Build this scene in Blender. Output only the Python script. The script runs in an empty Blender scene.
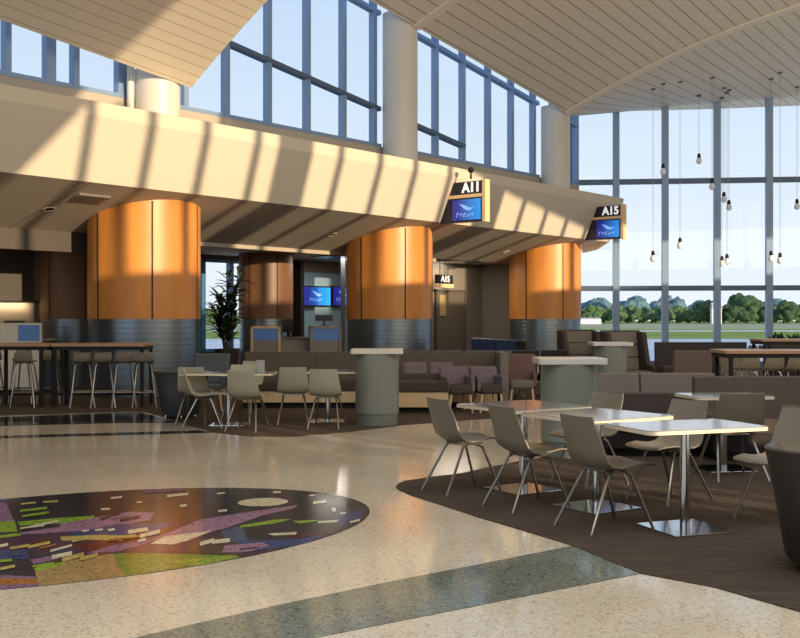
import bpy, bmesh, math, random
from mathutils import Vector, Matrix
random.seed(7)
PI = math.pi
C = bpy.context.scene.collection
SC = bpy.context.scene

# ------------------------------------------------------------------ frame of the hall
OX, OY = -3.86, 20.26
U = Vector((0.6416, 0.7670, 0.0)); N = Vector((0.7670, -0.6416, 0.0))
TH = math.atan2(U.y, U.x)
def W(s, n, z=0.0):
    return Vector((OX, OY, 0)) + U * s + N * n + Vector((0, 0, z))
def G(px, py, z=0.0):                       # point of the horizontal plane z that the photo shows at a pixel
    D = (1.5 - z) * 1050.0 / (py - 319.0)
    return Vector(((px - 400.0) * D / 1050.0, D, z))
def solve_s(px, n):
    kx = (px-400)/1050.0; b = W(0, n); return (kx*b.y - b.x)/(U.x - U.y*kx)
def lin(c):
    out = []
    for v in c:
        v = v / 255.0
        out.append(v / 12.92 if v <= 0.04045 else ((v + 0.055) / 1.055) ** 2.4)
    return tuple(out) + (1.0,)

# ------------------------------------------------------------------ camera, sky, sun, exposure
cam_d = bpy.data.cameras.new('camera'); cam = bpy.data.objects.new('camera', cam_d); C.objects.link(cam)
cam.location = (0, 0, 1.5); cam.rotation_euler = (PI / 2, 0, 0)
cam_d.sensor_width = 36.0; cam_d.lens = 36.0 * 1050.0 / 800.0
cam_d.clip_end = 3000; cam_d.clip_start = 0.05
SC.camera = cam
SC.view_settings.view_transform = 'Standard'; SC.view_settings.look = 'None'
SC.view_settings.exposure = 0.0; SC.view_settings.gamma = 1.0; SC.view_settings.use_curve_mapping = False

wd = bpy.data.worlds.new('sky'); SC.world = wd; wd.use_nodes = True
nt = wd.node_tree; nt.nodes.clear()
out = nt.nodes.new('ShaderNodeOutputWorld'); bg = nt.nodes.new('ShaderNodeBackground')
tc = nt.nodes.new('ShaderNodeTexCoord'); sp = nt.nodes.new('ShaderNodeSeparateXYZ')
rp = nt.nodes.new('ShaderNodeValToRGB')
nt.links.new(tc.outputs['Generated'], sp.inputs[0]); nt.links.new(sp.outputs['Z'], rp.inputs[0])
e = rp.color_ramp.elements
e[0].position = 0.0; e[0].color = lin((238, 244, 248)); e[1].position = 1.0; e[1].color = lin((110, 160, 225))
for p, c in ((0.06, (232, 241, 248)), (0.2, (212, 229, 246)), (0.36, (190, 214, 242)), (0.6, (140, 182, 235))):
    x = e.new(p); x.color = lin(c)
nt.links.new(rp.outputs[0], bg.inputs[0]); bg.inputs[1].default_value = 1.08
nt.links.new(bg.outputs[0], out.inputs[0])

SUN_E = math.radians(6.5); SUN_K = 0.2126       # the sun stands low, past the far side of the hall
tosun = (N - U * SUN_K).normalized() * math.cos(SUN_E) + Vector((0, 0, math.sin(SUN_E)))
sd = bpy.data.lights.new('sun', 'SUN'); sd.energy = 5.7; sd.angle = math.radians(0.5); sd.color = (1.0, 0.77, 0.5)
so = bpy.data.objects.new('sun', sd); C.objects.link(so)
so.rotation_euler = tosun.to_track_quat('Z', 'Y').to_euler(); so.location = (30, -30, 20)

def area(name, loc, target, sx, sy, power, col):
    d = bpy.data.lights.new(name, 'AREA'); d.shape = 'RECTANGLE'; d.size = sx; d.size_y = sy
    d.energy = power; d.color = col
    o = bpy.data.objects.new(name, d); C.objects.link(o); o.location = loc
    o.rotation_euler = (Vector(target) - Vector(loc)).to_track_quat('-Z', 'Y').to_euler()
    return o
# unseen fill lamps added to brighten the hall
area('fill_overhead', W(-10, 13, 9.6), W(-10, 12.5, 0), 12, 9, 1250, (1.0, 0.95, 0.87))  # added fill out of view, brightens the near floor
area('fill_ceiling', W(1, 18, 5.2), W(4, 14, 10.0), 16, 3, 980, (1.0, 0.84, 0.64))  # added fill out of view, lifts the ceiling planks
area('fill_side', W(-6, 21.0, 6.6), W(0, 4, 4.5), 20, 3.0, 250, (1.0, 0.86, 0.68))  # added fill, stands in for daylight from the far glazing

# ------------------------------------------------------------------ materials
MATS = {}
def mat(name, col, rough=0.6, metal=0.0, spec=0.5, emit=None, estr=1.0, coat=0.0):
    if name in MATS: return MATS[name]
    m = bpy.data.materials.new(name); m.use_nodes = True
    b = m.node_tree.nodes['Principled BSDF']
    b.inputs['Base Color'].default_value = lin(col); b.inputs['Roughness'].default_value = rough
    b.inputs['Metallic'].default_value = metal; b.inputs['Specular IOR Level'].default_value = spec
    b.inputs['Coat Weight'].default_value = coat
    if emit:
        b.inputs['Emission Color'].default_value = lin(emit); b.inputs['Emission Strength'].default_value = estr
    MATS[name] = m; return m
def nodes(m): return m.node_tree.nodes, m.node_tree.links, m.node_tree.nodes['Principled BSDF']
def noise_mat(name, c1, c2, scale, rough=0.6, metal=0.0, detail=3, stretch=(1, 1, 1), lo=0.35, hi=0.65, bump=0.0, spec=0.5, coord='Object'):
    m = mat(name, c1, rough, metal, spec); n, l, b = nodes(m)
    tc = n.new('ShaderNodeTexCoord'); mp = n.new('ShaderNodeMapping'); nz = n.new('ShaderNodeTexNoise'); r = n.new('ShaderNodeValToRGB')
    mp.inputs['Scale'].default_value = stretch
    nz.inputs['Scale'].default_value = scale; nz.inputs['Detail'].default_value = detail
    l.new(tc.outputs[coord], mp.inputs[0]); l.new(mp.outputs[0], nz.inputs['Vector']); l.new(nz.outputs['Fac'], r.inputs[0])
    r.color_ramp.elements[0].position = lo; r.color_ramp.elements[0].color = lin(c1)
    r.color_ramp.elements[1].position = hi; r.color_ramp.elements[1].color = lin(c2)
    l.new(r.outputs[0], b.inputs['Base Color'])
    if bump:
        bp = n.new('ShaderNodeBump'); bp.inputs['Strength'].default_value = bump
        l.new(nz.outputs['Fac'], bp.inputs['Height']); l.new(bp.outputs[0], b.inputs['Normal'])
    return m
def terrazzo(name, base, light, dark, rough=0.11):
    m = mat(name, base, rough, 0, 0.12); n, l, b = nodes(m)
    tc = n.new('ShaderNodeTexCoord'); v = n.new('ShaderNodeTexVoronoi'); v.inputs['Scale'].default_value = 75
    nz = n.new('ShaderNodeTexNoise'); nz.inputs['Scale'].default_value = 0.7
    r = n.new('ShaderNodeValToRGB'); sp = n.new('ShaderNodeSeparateColor')
    l.new(tc.outputs['Object'], v.inputs['Vector']); l.new(tc.outputs['Object'], nz.inputs['Vector'])
    l.new(v.outputs['Color'], sp.inputs[0]); l.new(sp.outputs[0], r.inputs[0])
    e = r.color_ramp.elements; r.color_ramp.interpolation = 'CONSTANT'
    e[0].position = 0; e[0].color = lin(dark); e[1].position = 0.09; e[1].color = lin(base)
    x = e.new(0.6); x.color = lin([0.5 * (a + c) for a, c in zip(base, light)]); x = e.new(0.86); x.color = lin(light)
    hs = n.new('ShaderNodeMix'); hs.data_type = 'RGBA'; hs.blend_type = 'MULTIPLY'
    r2 = n.new('ShaderNodeValToRGB'); r2.color_ramp.elements[0].color = (0.86, 0.86, 0.86, 1)
    r2.color_ramp.elements[0].position = 0.35; r2.color_ramp.elements[1].position = 0.65
    l.new(nz.outputs['Fac'], r2.inputs[0]); hs.inputs[0].default_value = 1.0
    l.new(r.outputs[0], hs.inputs[6]); l.new(r2.outputs[0], hs.inputs[7]); l.new(hs.outputs[2], b.inputs['Base Color'])
    return m
def line_mat(name, base, dark, axis, pitch, width, rough=0.5, vary=0.0):
    """flat colour cut by thin dark joints every `pitch` along one object axis"""
    m = mat(name, base, rough); n, l, b = nodes(m)
    tc = n.new('ShaderNodeTexCoord'); sp = n.new('ShaderNodeSeparateXYZ'); l.new(tc.outputs['Object'], sp.inputs[0])
    mu = n.new('ShaderNodeMath'); mu.operation = 'DIVIDE'; mu.inputs[1].default_value = pitch
    l.new(sp.outputs[axis], mu.inputs[0])
    fr = n.new('ShaderNodeMath'); fr.operation = 'FRACT'; l.new(mu.outputs[0], fr.inputs[0])
    lt = n.new('ShaderNodeMath'); lt.operation = 'LESS_THAN'; lt.inputs[1].default_value = width / pitch; l.new(fr.outputs[0], lt.inputs[0])
    mx = n.new('ShaderNodeMix'); mx.data_type = 'RGBA'; mx.inputs[6].default_value = lin(base); mx.inputs[7].default_value = lin(dark)
    l.new(lt.outputs[0], mx.inputs[0]); l.new(mx.outputs[2], b.inputs['Base Color'])
    bp = n.new('ShaderNodeBump'); bp.inputs['Strength'].default_value = 0.4; bp.invert = True; bp.inputs['Distance'].default_value = 0.01
    l.new(lt.outputs[0], bp.inputs['Height']); l.new(bp.outputs[0], b.inputs['Normal'])
    return m

def glass_mat(name='window_glass', tint=(0.95, 0.975, 1.0)):
    m = bpy.data.materials.new(name); m.use_nodes = True; n = m.node_tree.nodes; l = m.node_tree.links; n.clear()
    o = n.new('ShaderNodeOutputMaterial'); mx = n.new('ShaderNodeMixShader'); t = n.new('ShaderNodeBsdfTransparent'); g = n.new('ShaderNodeBsdfGlossy')
    t.inputs[0].default_value = (*tint, 1); g.inputs['Roughness'].default_value = 0.02
    fr = n.new('ShaderNodeFresnel'); fr.inputs[0].default_value = 1.3
    l.new(fr.outputs[0], mx.inputs[0]); l.new(t.outputs[0], mx.inputs[1]); l.new(g.outputs[0], mx.inputs[2]); l.new(mx.outputs[0], o.inputs[0])
    return m
M_GLASS = glass_mat()
M_TERR = terrazzo('terrazzo_beige', (196, 183, 158), (208, 197, 174), (168, 153, 128))
M_BAND = terrazzo('terrazzo_grey_green', (98, 104, 92), (122, 126, 112), (66, 70, 62))
M_DBAND = terrazzo('terrazzo_dark', (40, 38, 40), (70, 64, 60), (22, 22, 24), 0.08)
M_CARP = noise_mat('carpet_brown', (47, 40, 34), (86, 74, 63), 9, 0.95, 0, 6, (0.25, 3.2, 1), 0.3, 0.75, 0.25, 0.1)
def pile(m):      # upright carpet fibres: catch low sun
    n, l, b = nodes(m); b.inputs['Sheen Weight'].default_value = 0.22; b.inputs['Sheen Roughness'].default_value = 0.5; b.inputs['Sheen Tint'].default_value = lin((180, 156, 132)); tc = n.new('ShaderNodeTexCoord'); nz = n.new('ShaderNodeTexNoise'); nz.inputs['Scale'].default_value = 55; nz.inputs['Detail'].default_value = 2
    bp = n.new('ShaderNodeBump'); bp.inputs['Strength'].default_value = 1.0; bp.inputs['Distance'].default_value = 0.03
    l.new(tc.outputs['Object'], nz.inputs['Vector']); l.new(nz.outputs['Fac'], bp.inputs['Height']); l.new(bp.outputs[0], b.inputs['Normal'])
pile(M_CARP)
M_FASC = mat('plaster_cream', (202, 191, 172), 0.7)
M_GREYW = mat('plaster_greige', (168, 158, 142), 0.75)
M_SOFF = line_mat('soffit_panels', (178, 168, 152), (120, 112, 100), 0, 2.42, 0.03, 0.75)
M_CEIL = line_mat('ceiling_planks', (222, 207, 185), (156, 140, 120), 1, 0.34, 0.03, 0.45)
M_CEIL2 = line_mat('ceiling_planks_wing', (232, 218, 196), (196, 178, 152), 1, 0.25, 0.022, 0.45)
M_RIB = mat('ceiling_rib', (226, 214, 194), 0.5)
M_MULL = mat('mullion_aluminium', (126, 150, 180), 0.5, 0.3)
M_MULLD = mat('mullion_dark', (82, 102, 124), 0.5, 0.3)
M_WHITEC = mat('column_white', (202, 196, 184), 0.42)
M_WOOD = noise_mat('maple_panel', (186, 116, 46), (212, 142, 64), 2.2, 0.42, 0, 5, (1, 1, 0.25), 0.3, 0.7)
M_JOINT = mat('dark_joint', (62, 44, 30), 0.7)
M_STEEL = mat('stainless', (150, 156, 160), 0.25, 0.95)
M_STEELR = line_mat('stainless_ribbed', (128, 138, 146), (104, 112, 118), 2, 0.11, 0.012, 0.32)
MATS['stainless_ribbed'].node_tree.nodes['Principled BSDF'].inputs['Metallic'].default_value = 0.9
M_DARKW = mat('wall_taupe', (112, 104, 94), 0.8)
M_DARKW2 = mat('wall_dark', (78, 72, 66), 0.8)
M_BLUEP = mat('panel_blue_grey', (112, 138, 152), 0.5)
M_CHROME = mat('chrome', (205, 208, 212), 0.12, 1.0)
M_LEG = mat('leg_satin_metal', (150, 146, 140), 0.3, 0.9)
M_SHELL = mat('chair_shell_taupe', (124, 115, 98), 0.45)
M_SHELL2 = mat('chair_shell_light', (164, 160, 140), 0.45)
M_TOP = mat('table_laminate', (136, 134, 132), 0.10)
M_EDGE = mat('table_edge', (222, 208, 180), 0.4)
M_PED = line_mat('pedestal_laminate', (122, 124, 112), (110, 112, 101), 0, 0.035, 0.008, 0.4)
M_PEDTOP = mat('solid_surface', (205, 200, 188), 0.3)
M_BARW = mat('bar_top_wood', (168, 130, 98), 0.35)
M_BLACK = mat('black_metal', (30, 27, 25), 0.6, 0, 0.25)
M_TUB = mat('tub_leather', (50, 44, 40), 0.42)
M_TUBG = mat('tub_leather_grey', (66, 70, 72), 0.5)
M_FBR = noise_mat('fabric_brown', (80, 69, 59), (90, 78, 66), 30, 0.85, 0, 2)
M_FDK = mat('fabric_dark', (62, 52, 46), 0.85)
M_FTP = mat('fabric_taupe', (112, 104, 94), 0.85)
M_FPU = mat('fabric_mauve', (104, 92, 96), 0.85)
M_FRED = mat('fabric_rust', (104, 78, 70), 0.85)
M_OAK = mat('light_oak', (200, 172, 132), 0.45)
M_DESK = mat('desk_laminate', (126, 116, 104), 0.5)
M_LEAF = noise_mat('leaf_green', (20, 38, 22), (44, 70, 34), 6, 0.45)
M_POT = mat('planter_black', (44, 40, 38), 0.35)
M_SIGNB = mat('sign_navy', (28, 28, 48), 0.35)
M_CREAM = mat('sign_cream', (226, 196, 150), 0.5)
M_TEXT = mat('sign_white', (245, 245, 250), 0.5, emit=(245, 245, 250), estr=0.5)

# ------------------------------------------------------------------ mesh helpers
def newbm(): return bmesh.new()
def bx(bm, x0, x1, y0, y1, z0, z1, mi=0):
    v = [bm.verts.new(p) for p in ((x0,y0,z0),(x1,y0,z0),(x1,y1,z0),(x0,y1,z0),(x0,y0,z1),(x1,y0,z1),(x1,y1,z1),(x0,y1,z1))]
    for f in ((3,2,1,0),(4,5,6,7),(0,1,5,4),(1,2,6,5),(2,3,7,6),(3,0,4,7)):
        bm.faces.new([v[i] for i in f]).material_index = mi
def prism(bm, pts, z0, z1, mi=0, smooth=False):
    """pts: list of (x, y), extruded in z"""
    a = [bm.verts.new((p[0], p[1], z0)) for p in pts]; b = [bm.verts.new((p[0], p[1], z1)) for p in pts]
    n = len(pts)
    bm.faces.new(a[::-1]).material_index = mi; bm.faces.new(b).material_index = mi
    for i in range(n):
        f = bm.faces.new((a[i], a[(i+1)%n], b[(i+1)%n], b[i])); f.material_index = mi; f.smooth = smooth
def prof(bm, pts, x0, x1, mi=0):
    """pts: list of (y, z) extruded along x"""
    a = [bm.verts.new((x0, p[0], p[1])) for p in pts]; b = [bm.verts.new((x1, p[0], p[1])) for p in pts]
    n = len(pts); bm.faces.new(a).material_index = mi; bm.faces.new(b[::-1]).material_index = mi
    for i in range(n):
        bm.faces.new((a[(i+1)%n], a[i], b[i], b[(i+1)%n])).material_index = mi
def lathe(bm, pr, cx=0, cy=0, seg=24, mi=0, smooth=True):
    rings = []
    for r, z in pr:
        rings.append([bm.verts.new((cx + r*math.cos(2*PI*k/seg), cy + r*math.sin(2*PI*k/seg), z)) for k in range(seg)])
    for a, b in zip(rings, rings[1:]):
        for k in range(seg):
            f = bm.faces.new((a[k], a[(k+1)%seg], b[(k+1)%seg], b[k])); f.material_index = mi; f.smooth = smooth
    bm.faces.new(rings[0][::-1]).material_index = mi; bm.faces.new(rings[-1]).material_index = mi
def tube(bm, pts, r, seg=8, mi=0):
    pts = [Vector(p) for p in pts]; rings = []
    for i, p in enumerate(pts):
        d = (pts[min(i+1, len(pts)-1)] - pts[max(i-1, 0)]).normalized()
        a = d.orthogonal().normalized() if i == 0 else (rings_a - d * rings_a.dot(d)).normalized()
        rings_a = a; b = d.cross(a)
        rr = r[i] if isinstance(r, (list, tuple)) else r
        rings.append([bm.verts.new(p + (a*math.cos(2*PI*k/seg) + b*math.sin(2*PI*k/seg)) * rr) for k in range(seg)])
    for a, b in zip(rings, rings[1:]):
        for k in range(seg):
            f = bm.faces.new((a[k], a[(k+1)%seg], b[(k+1)%seg], b[k])); f.smooth = True; f.material_index = mi
    bm.faces.new(rings[0][::-1]).material_index = mi; bm.faces.new(rings[-1]).material_index = mi
def obj(name, bm, m, parent=None, loc=None, rot=None, bevel=0.0, seg=2):
    bmesh.ops.recalc_face_normals(bm, faces=bm.faces)
    me = bpy.data.meshes.new(name); bm.to_mesh(me); bm.free()
    if any(p.use_smooth for p in me.polygons): me.set_sharp_from_angle(angle=0.75)
    for mm in (m if isinstance(m, (list, tuple)) else [m]): me.materials.append(mm)
    o = bpy.data.objects.new(name, me); C.objects.link(o)
    if parent: o.parent = parent
    if loc is not None: o.location = loc
    if rot is not None: o.rotation_euler = (0, 0, rot)
    if bevel:
        b = o.modifiers.new('bevel', 'BEVEL'); b.width = bevel; b.segments = seg; b.limit_method = 'ANGLE'; b.harden_normals = False
    return o
def thing(name, label, cat, loc=(0,0,0), rot=0, group=None):
    o = bpy.data.objects.new(name, None); C.objects.link(o); o.location = loc; o.rotation_euler = (0,0,rot)
    o.empty_display_size = 0.2
    o['label'] = label; o['category'] = cat
    if group: o['group'] = group
    return o
def tag(o, label, cat, group=None):
    o['label'] = label; o['category'] = cat
    if group: o['group'] = group
    return o
def struct(name, bm, m, hall=True, bevel=0):
    o = obj(name, bm, m, None, (OX, OY, 0) if hall else None, TH if hall else None, bevel); o['kind'] = 'structure'; return o
def kids(o): return [c for c in bpy.data.objects if c.parent == o]
def copy_tree(o, loc=None, rot=None, label=None, group=None, parent=None):
    c = o.copy(); C.objects.link(c)
    if parent: c.parent = parent
    if loc is not None: c.location = loc
    if rot is not None: c.rotation_euler = (0,0,rot)
    if label: c['label'] = label
    if group: c['group'] = group
    for k in kids(o): copy_tree(k, parent=c)
    return c
def rrect(w, d, r, seg=6):
    pts = []
    for cx, cy, a0 in ((w/2-r, d/2-r, 0), (-w/2+r, d/2-r, PI/2), (-w/2+r, -d/2+r, PI), (w/2-r, -d/2+r, 1.5*PI)):
        for k in range(seg+1):
            a = a0 + k*PI/2/seg; pts.append((cx + r*math.cos(a), cy + r*math.sin(a)))
    return pts
def slab(bm, w, d, z0, z1, r=0.03, cx=0, cy=0, mi=0):
    prism(bm, [(x+cx, y+cy) for x, y in rrect(w, d, r)], z0, z1, mi)
def flat(bm, pts, z, mi=0):
    f = bm.faces.new([bm.verts.new((p[0], p[1], z)) for p in pts]); f.material_index = mi; return f

# ------------------------------------------------------------------ window wall line (world coords)
WA = Vector((4.55, 33.55, 0)); WDIR = Vector((1.0, -0.114, 0)).normalized(); WROT = math.atan2(WDIR.y, WDIR.x)
def WW(t): return WA + WDIR * t

# ------------------------------------------------------------------ floor
bm = newbm()
corner = [W(-34, -7), W(-34, 22.5), WW(19.5), WW(0), W(15.6, -2.0), W(15.6, -3.4), W(13.5, -7)]
prism(bm, [(p.x, p.y) for p in corner], -0.3, 0.0)
struct('floor', bm, M_TERR, hall=False)
def floor_inlay(name, px, m, z0=0.0, z1=0.004):
    bm = newbm(); pts = [G(*p) for p in px]; prism(bm, [(p.x, p.y) for p in pts], z0, z1)
    o = struct(name, bm, m, hall=False); return o
def clipw(pts):      # keep inside the window wall
    return pts
g = lambda x, y: G(x, y)
# carpet behind: left edge curve, then back to the gates
bm = newbm()
edge = [(-420,418.5),(-150,417),(0,415.5),(60,414),(110,412.3),(137,411.5),(150,413),(166,418),(188,425.5),(214,432.6),(250,436.5),(290,437),(350,432),(400,425.5),(470,420),(560,415),(640,411),(760,408),(1000,404)]
poly = [(p.x, p.y) for p in (G(*q) for q in edge)]
poly += [(WW(13.5)+Vector((0,-.2,0))).to_2d()[:], (WW(0.6)+Vector((0,-.3,0))).to_2d()[:], W(15.2,-2.4).to_2d()[:], W(13.4,-6.8).to_2d()[:], W(-20,-6.8).to_2d()[:]]
prism(bm, poly, 0.0, 0.004); struct('floor_carpet', bm, M_CARP, hall=False)
bm = newbm()
edge = [(395.8,487.5),(398,484),(405,481.3),(432,477.3),(462,473.5),(487,468),(512,463),(560,454),(640,443),(760,432),(1100,420),(1500,500),(1400,830),(800,612.5),(715,588),(640,573.8),(572,546),(520,530),(477.5,517.5),(440,505),(412.5,496.3),(399,490.5)]
prism(bm, [G(*q).to_2d()[:] for q in edge], 0.0, 0.006); struct('floor_carpet_dining', bm, M_CARP, hall=False)
bm = newbm()
prism(bm, [G(*q).to_2d()[:] for q in ((572,546.2),(640,574),(406,620),(200,661),(0,700),(-200,740),(-200,720),(100,647),(140,637),(180,627.6),(280,605),(380,584))], 0.0, 0.003)
struct('floor_band', bm, M_BAND, hall=False)
bm = newbm()
prism(bm, [G(*q).to_2d()[:] for q in ((-100,418.5),(0,417.5),(137,412.4),(160,417.5),(178,422.5),(120,423),(0,426),(-100,427.5))], 0.0, 0.0055)
prism(bm, [G(*q).to_2d()[:] for q in ((-100,438),(0,436),(200,430.5),(214,432.4),(205,433),(0,438.3),(-100,440))], 0.0, 0.0035)
struct('floor_dark_band', bm, M_DBAND, hall=False)

# medallion: inlaid terrazzo picture; outline is one conic on the floor
MED = [('navy',(36,36,44)),('brown',(72,54,46)),('violet',(122,88,118)),('lime',(122,150,44)),('green',(92,122,44)),('tan',(150,122,76)),('cream',(200,188,156)),
       ('blue',(44,60,104)),('maroon',(88,36,32)),('plum',(62,38,58)),('ochre',(150,96,40)),('yellow',(176,156,84)),('mauve',(140,104,124)),('slate',(64,76,96))]
medm = [terrazzo('medallion_' + n, c, tuple(min(255, v+22) for v in c), tuple(int(v*.7) for v in c), 0.14) for n, c in MED]
MI = {n: i for i, (n, c) in enumerate(MED)}
import numpy as np
P = np.array([(0,500),(50,495),(100,491.3),(200,488.3),(0,590.3),(50,584.8),(125,576.5),(200,565.2),(230,488),(293,490),(330.4,494.3),(355.4,501.3),(370.5,511.4),(355.4,526.4),(330.4,536.4),(293,546.4),(242.6,557.7),(180,569)], float)
x = (P[:,0]-150)/200; y = (P[:,1]-530)/50
A = np.c_[x*x, x*y, y*y, x, y]; k = np.linalg.lstsq(A, np.ones(len(x)), rcond=None)[0]
cx, cy = np.linalg.solve(np.array([[2*k[0], k[1]],[k[1], 2*k[2]]]), -np.array([k[3], k[4]]))
kk = 1 - (k[0]*cx*cx + k[1]*cx*cy + k[2]*cy*cy + k[3]*cx + k[4]*cy)
outl = []
for i in range(180):
    a = 2*PI*i/180; dx, dy = math.cos(a), math.sin(a)
    r = math.sqrt(kk / (k[0]*dx*dx + k[1]*dx*dy + k[2]*dy*dy))
    outl.append((150 + 200*(cx + r*dx), 530 + 50*(cy + r*dy)))
def clip(poly, cl):
    ar = sum(cl[i][0]*cl[(i+1)%len(cl)][1]-cl[(i+1)%len(cl)][0]*cl[i][1] for i in range(len(cl)))
    if ar < 0: cl = cl[::-1]
    for i in range(len(cl)):
        a, b = cl[i], cl[(i+1)%len(cl)]
        side = lambda p: (b[0]-a[0])*(p[1]-a[1])-(b[1]-a[1])*(p[0]-a[0])
        o = []
        for j in range(len(poly)):
            p, q = poly[j], poly[(j+1)%len(poly)]; sp_, sq = side(p), side(q)
            if sp_ >= 0: o.append(p)
            if (sp_ >= 0) != (sq >= 0):
                t = sp_/(sp_-sq); o.append((p[0]+(q[0]-p[0])*t, p[1]+(q[1]-p[1])*t))
        poly = o
        if len(poly) < 3: return []
    return poly
bm = newbm(); zc = [0.002]
prism(bm, [G(*q).to_2d()[:] for q in outl], 0.0, 0.002, 0)
def inlay(name, pts):
    pts = clip(pts, outl)
    if len(pts) < 3: return
    zc[0] += 0.00006
    flat(bm, [G(*q).to_2d()[:] for q in pts], zc[0], MI[name])
def dash(name, x0, y0, x1, y1, w): inlay(name, [(x0,y0-w/2),(x1,y1-w/2),(x1,y1+w/2),(x0,y0+w/2)])
inlay('brown', [(140,486),(225,486),(222,522),(150,524),(128,520)])
inlay('violet', [(-60,506),(6,503),(14,521),(-60,524)])
inlay('lime', [(-60,524),(15,521),(17,532),(-60,535)])
inlay('blue', [(-60,500),(8,499),(7,502),(-60,505)])
inlay('lime', [(17,522),(60,518),(95,516),(90,522),(20,526)])
inlay('mauve', [(20,533),(60,524),(100,517),(130,512),(155,513),(150,520),(110,528),(60,534),(0,540)])
inlay('plum', [(-60,540),(100,530),(230,518),(240,548),(120,556),(60,556),(-60,552)])
inlay('blue', [(70,533),(120,524),(168,523),(172,530),(120,536),(75,538)])
inlay('maroon', [(68,546),(118,538),(170,527),(172,532),(120,546),(90,552)])
inlay('yellow', [(60,537),(100,535),(130,536),(122,541),(90,540),(62,541)])
inlay('blue', [(-60,552),(28,550),(30,560),(-60,562)])
inlay('navy', [(-60,560),(30,559),(37,578),(-60,576)])
inlay('violet', [(-60,573),(36,577),(38,586),(-60,600)])
inlay('ochre', [(-60,578),(37,579),(38,584),(-60,588)])
inlay('tan', [(35,572),(60,562),(112,554),(126,577),(39,587)])
inlay('lime', [(32,566),(60,561),(70,560),(60,566),(36,572)])
inlay('violet', [(30,560),(70,553),(72,556),(34,565)])
inlay('green', [(112,554),(150,553.5),(245,556),(255,560),(200,568),(126,577)])
inlay('lime', [(165,562),(235,555),(245,556),(200,566)])
inlay('violet', [(86,554),(110,546),(150,540),(160,538),(140,546),(118,552)])
inlay('mauve', [(150,541),(200,520),(250,512),(300,505),(293,509),(262,516),(228,528),(190,537)])
inlay('cream', [(150,544),(165,537),(180,535),(213,531),(188,541),(172,545)])
inlay('brown', [(186,545),(225,533),(262,545),(240,556),(190,553)])
inlay('slate', [(221,532),(240,526),(250,536),(242,545),(226,540)])
inlay('navy', [(243,532),(300,524),(350,520),(340,530),(290,540),(250,541)])
inlay('blue', [(240,541),(290,540),(330,534),(300,546),(250,552)])
inlay('blue', [(330,517),(366,509),(362,520),(340,525)])
inlay('mauve', [(225,546),(262,543),(270,546),(250,552),(222,553)])
inlay('plum', [(240,549),(262,547),(258,549),(240,551)])
inlay('plum', [(235,556),(290,546),(280,550),(245,559)])
inlay('lime', [(240,526),(258,523),(274,520),(292,519.5),(275,524),(240,528.5)])
inlay('lime', [(292,521.5),(318,520),(319,521.5),(300,524)])
inlay('cream', [(268,534),(297,532.5),(296,535),(272,536)])
inlay('maroon', [(288,537),(320,533),(347,530),(335,534),(300,538)])
inlay('cream', [(150+87+25.5*math.cos(t*PI/10)+26, 502.6+4.2*math.sin(t*PI/10)-0.03*25*math.cos(t*PI/10)) for t in range(20)])
for d in (('cream',167,496.5,188,494.3,2.4),('cream',180,506.5,187,505.5,2.4),('cream',218,511.5,227,510.8,2),('cream',217,494,225,493.3,1.6),('cream',137,503,142,502.5,1.8),
          ('cream',111,498.5,122,497.5,2),('cream',101,510,110,509.2,2),('cream',313,503.5,326,502,2.6),('cream',273,493,281,492.5,2),('cream',309,496,315,495.6,1.6),('cream',332,510,336,510.5,4),
          ('cream',340,514,346,513.6,1.8),('cream',350,523,360,520.5,2.2),('cream',318,523,338,521.5,2.4),('blue',143,492.5,182,490.5,2.4),('lime',20,511.5,47,508.5,2.4),('lime',22,517,49,512.8,2.2),
          ('yellow',21,504.5,36,503,1.8),('yellow',43,502.5,58,501.8,1.8),('cream',20,529,44,526,1.6),('cream',30,527.5,58,521.5,2),('navy',20,532,60,526,2),('cream',95,531,103,530,2.2),('cream',108,531,115,530,2.4),('cream',82,532,89,531,1.8),
          ('lime',-20,540,20,535,3),('cream',-10,549,8,545,3),('yellow',10,549,30,546,2.6),('yellow',28,548,50,543,3),('ochre',40,549,56,545,2),('cream',50,552,72,546,2.2),('yellow',72,542,88,539,2.4),('ochre',108,541,140,537,2.4),
          ('yellow',118,538,136,536,2),('cream',128,533,148,530,4),('cream',140,537,160,532,4),('cream',138,542,146,540,3),('maroon',30,544,52,539,3),('blue',55,553,66,551,3),('cream',52,558,72,554,4),('yellow',62,561,84,555,4),
          ('yellow',80,560,98,555.5,3.6),('maroon',54,563,62,561,2),('cream',200,545,214,541,4),('cream',212,543,230,541,4),('lime',-20,564,12,561,2.6),('yellow',-10,572,15,567,2.8),('slate',12,556,22,555,2),('navy',100,520,120,514,2.5),('navy',120,521,140,517,2.5),('mauve',110,519,128,516,2)):
    dash(*d)
o = obj('floor_medallion', bm, medm); o['kind'] = 'structure'

# ------------------------------------------------------------------ left side of the hall: canopy, walls
# local axes: x = along the hall (s), y = away from the hall (m = -n)
bm = newbm()
S0, S1 = -26.0, 16.05
prof(bm, [(0.0,3.90),(-0.475,4.97),(-0.5,5.21),(-0.47,5.22),(-0.05,5.22),(1.0,5.22),(1.0,5.05),(0.35,4.9),(0.06,3.93)], S0, S1)
struct('wall_left_fascia', bm, M_FASC)
bm = newbm()
prof(bm, [(0.0,3.898),(2.75,3.26),(2.75,3.5),(0.06,4.1)], S0, S1)
prof(bm, [(2.75,3.26),(7.2,3.26),(7.2,3.5),(2.75,3.5)], S0, 15.0)
struct('ceiling_canopy', bm, M_SOFF)
bm = newbm()   # end cap piece of the canopy
prof(bm, [(0.0,3.90),(-0.42,4.96),(-0.5,5.2),(0.9,5.2),(0.9,3.6),(0.4,3.68)], S1, S1+0.12)
struct('trim_1', bm, M_GREYW)
bm = newbm()
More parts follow.
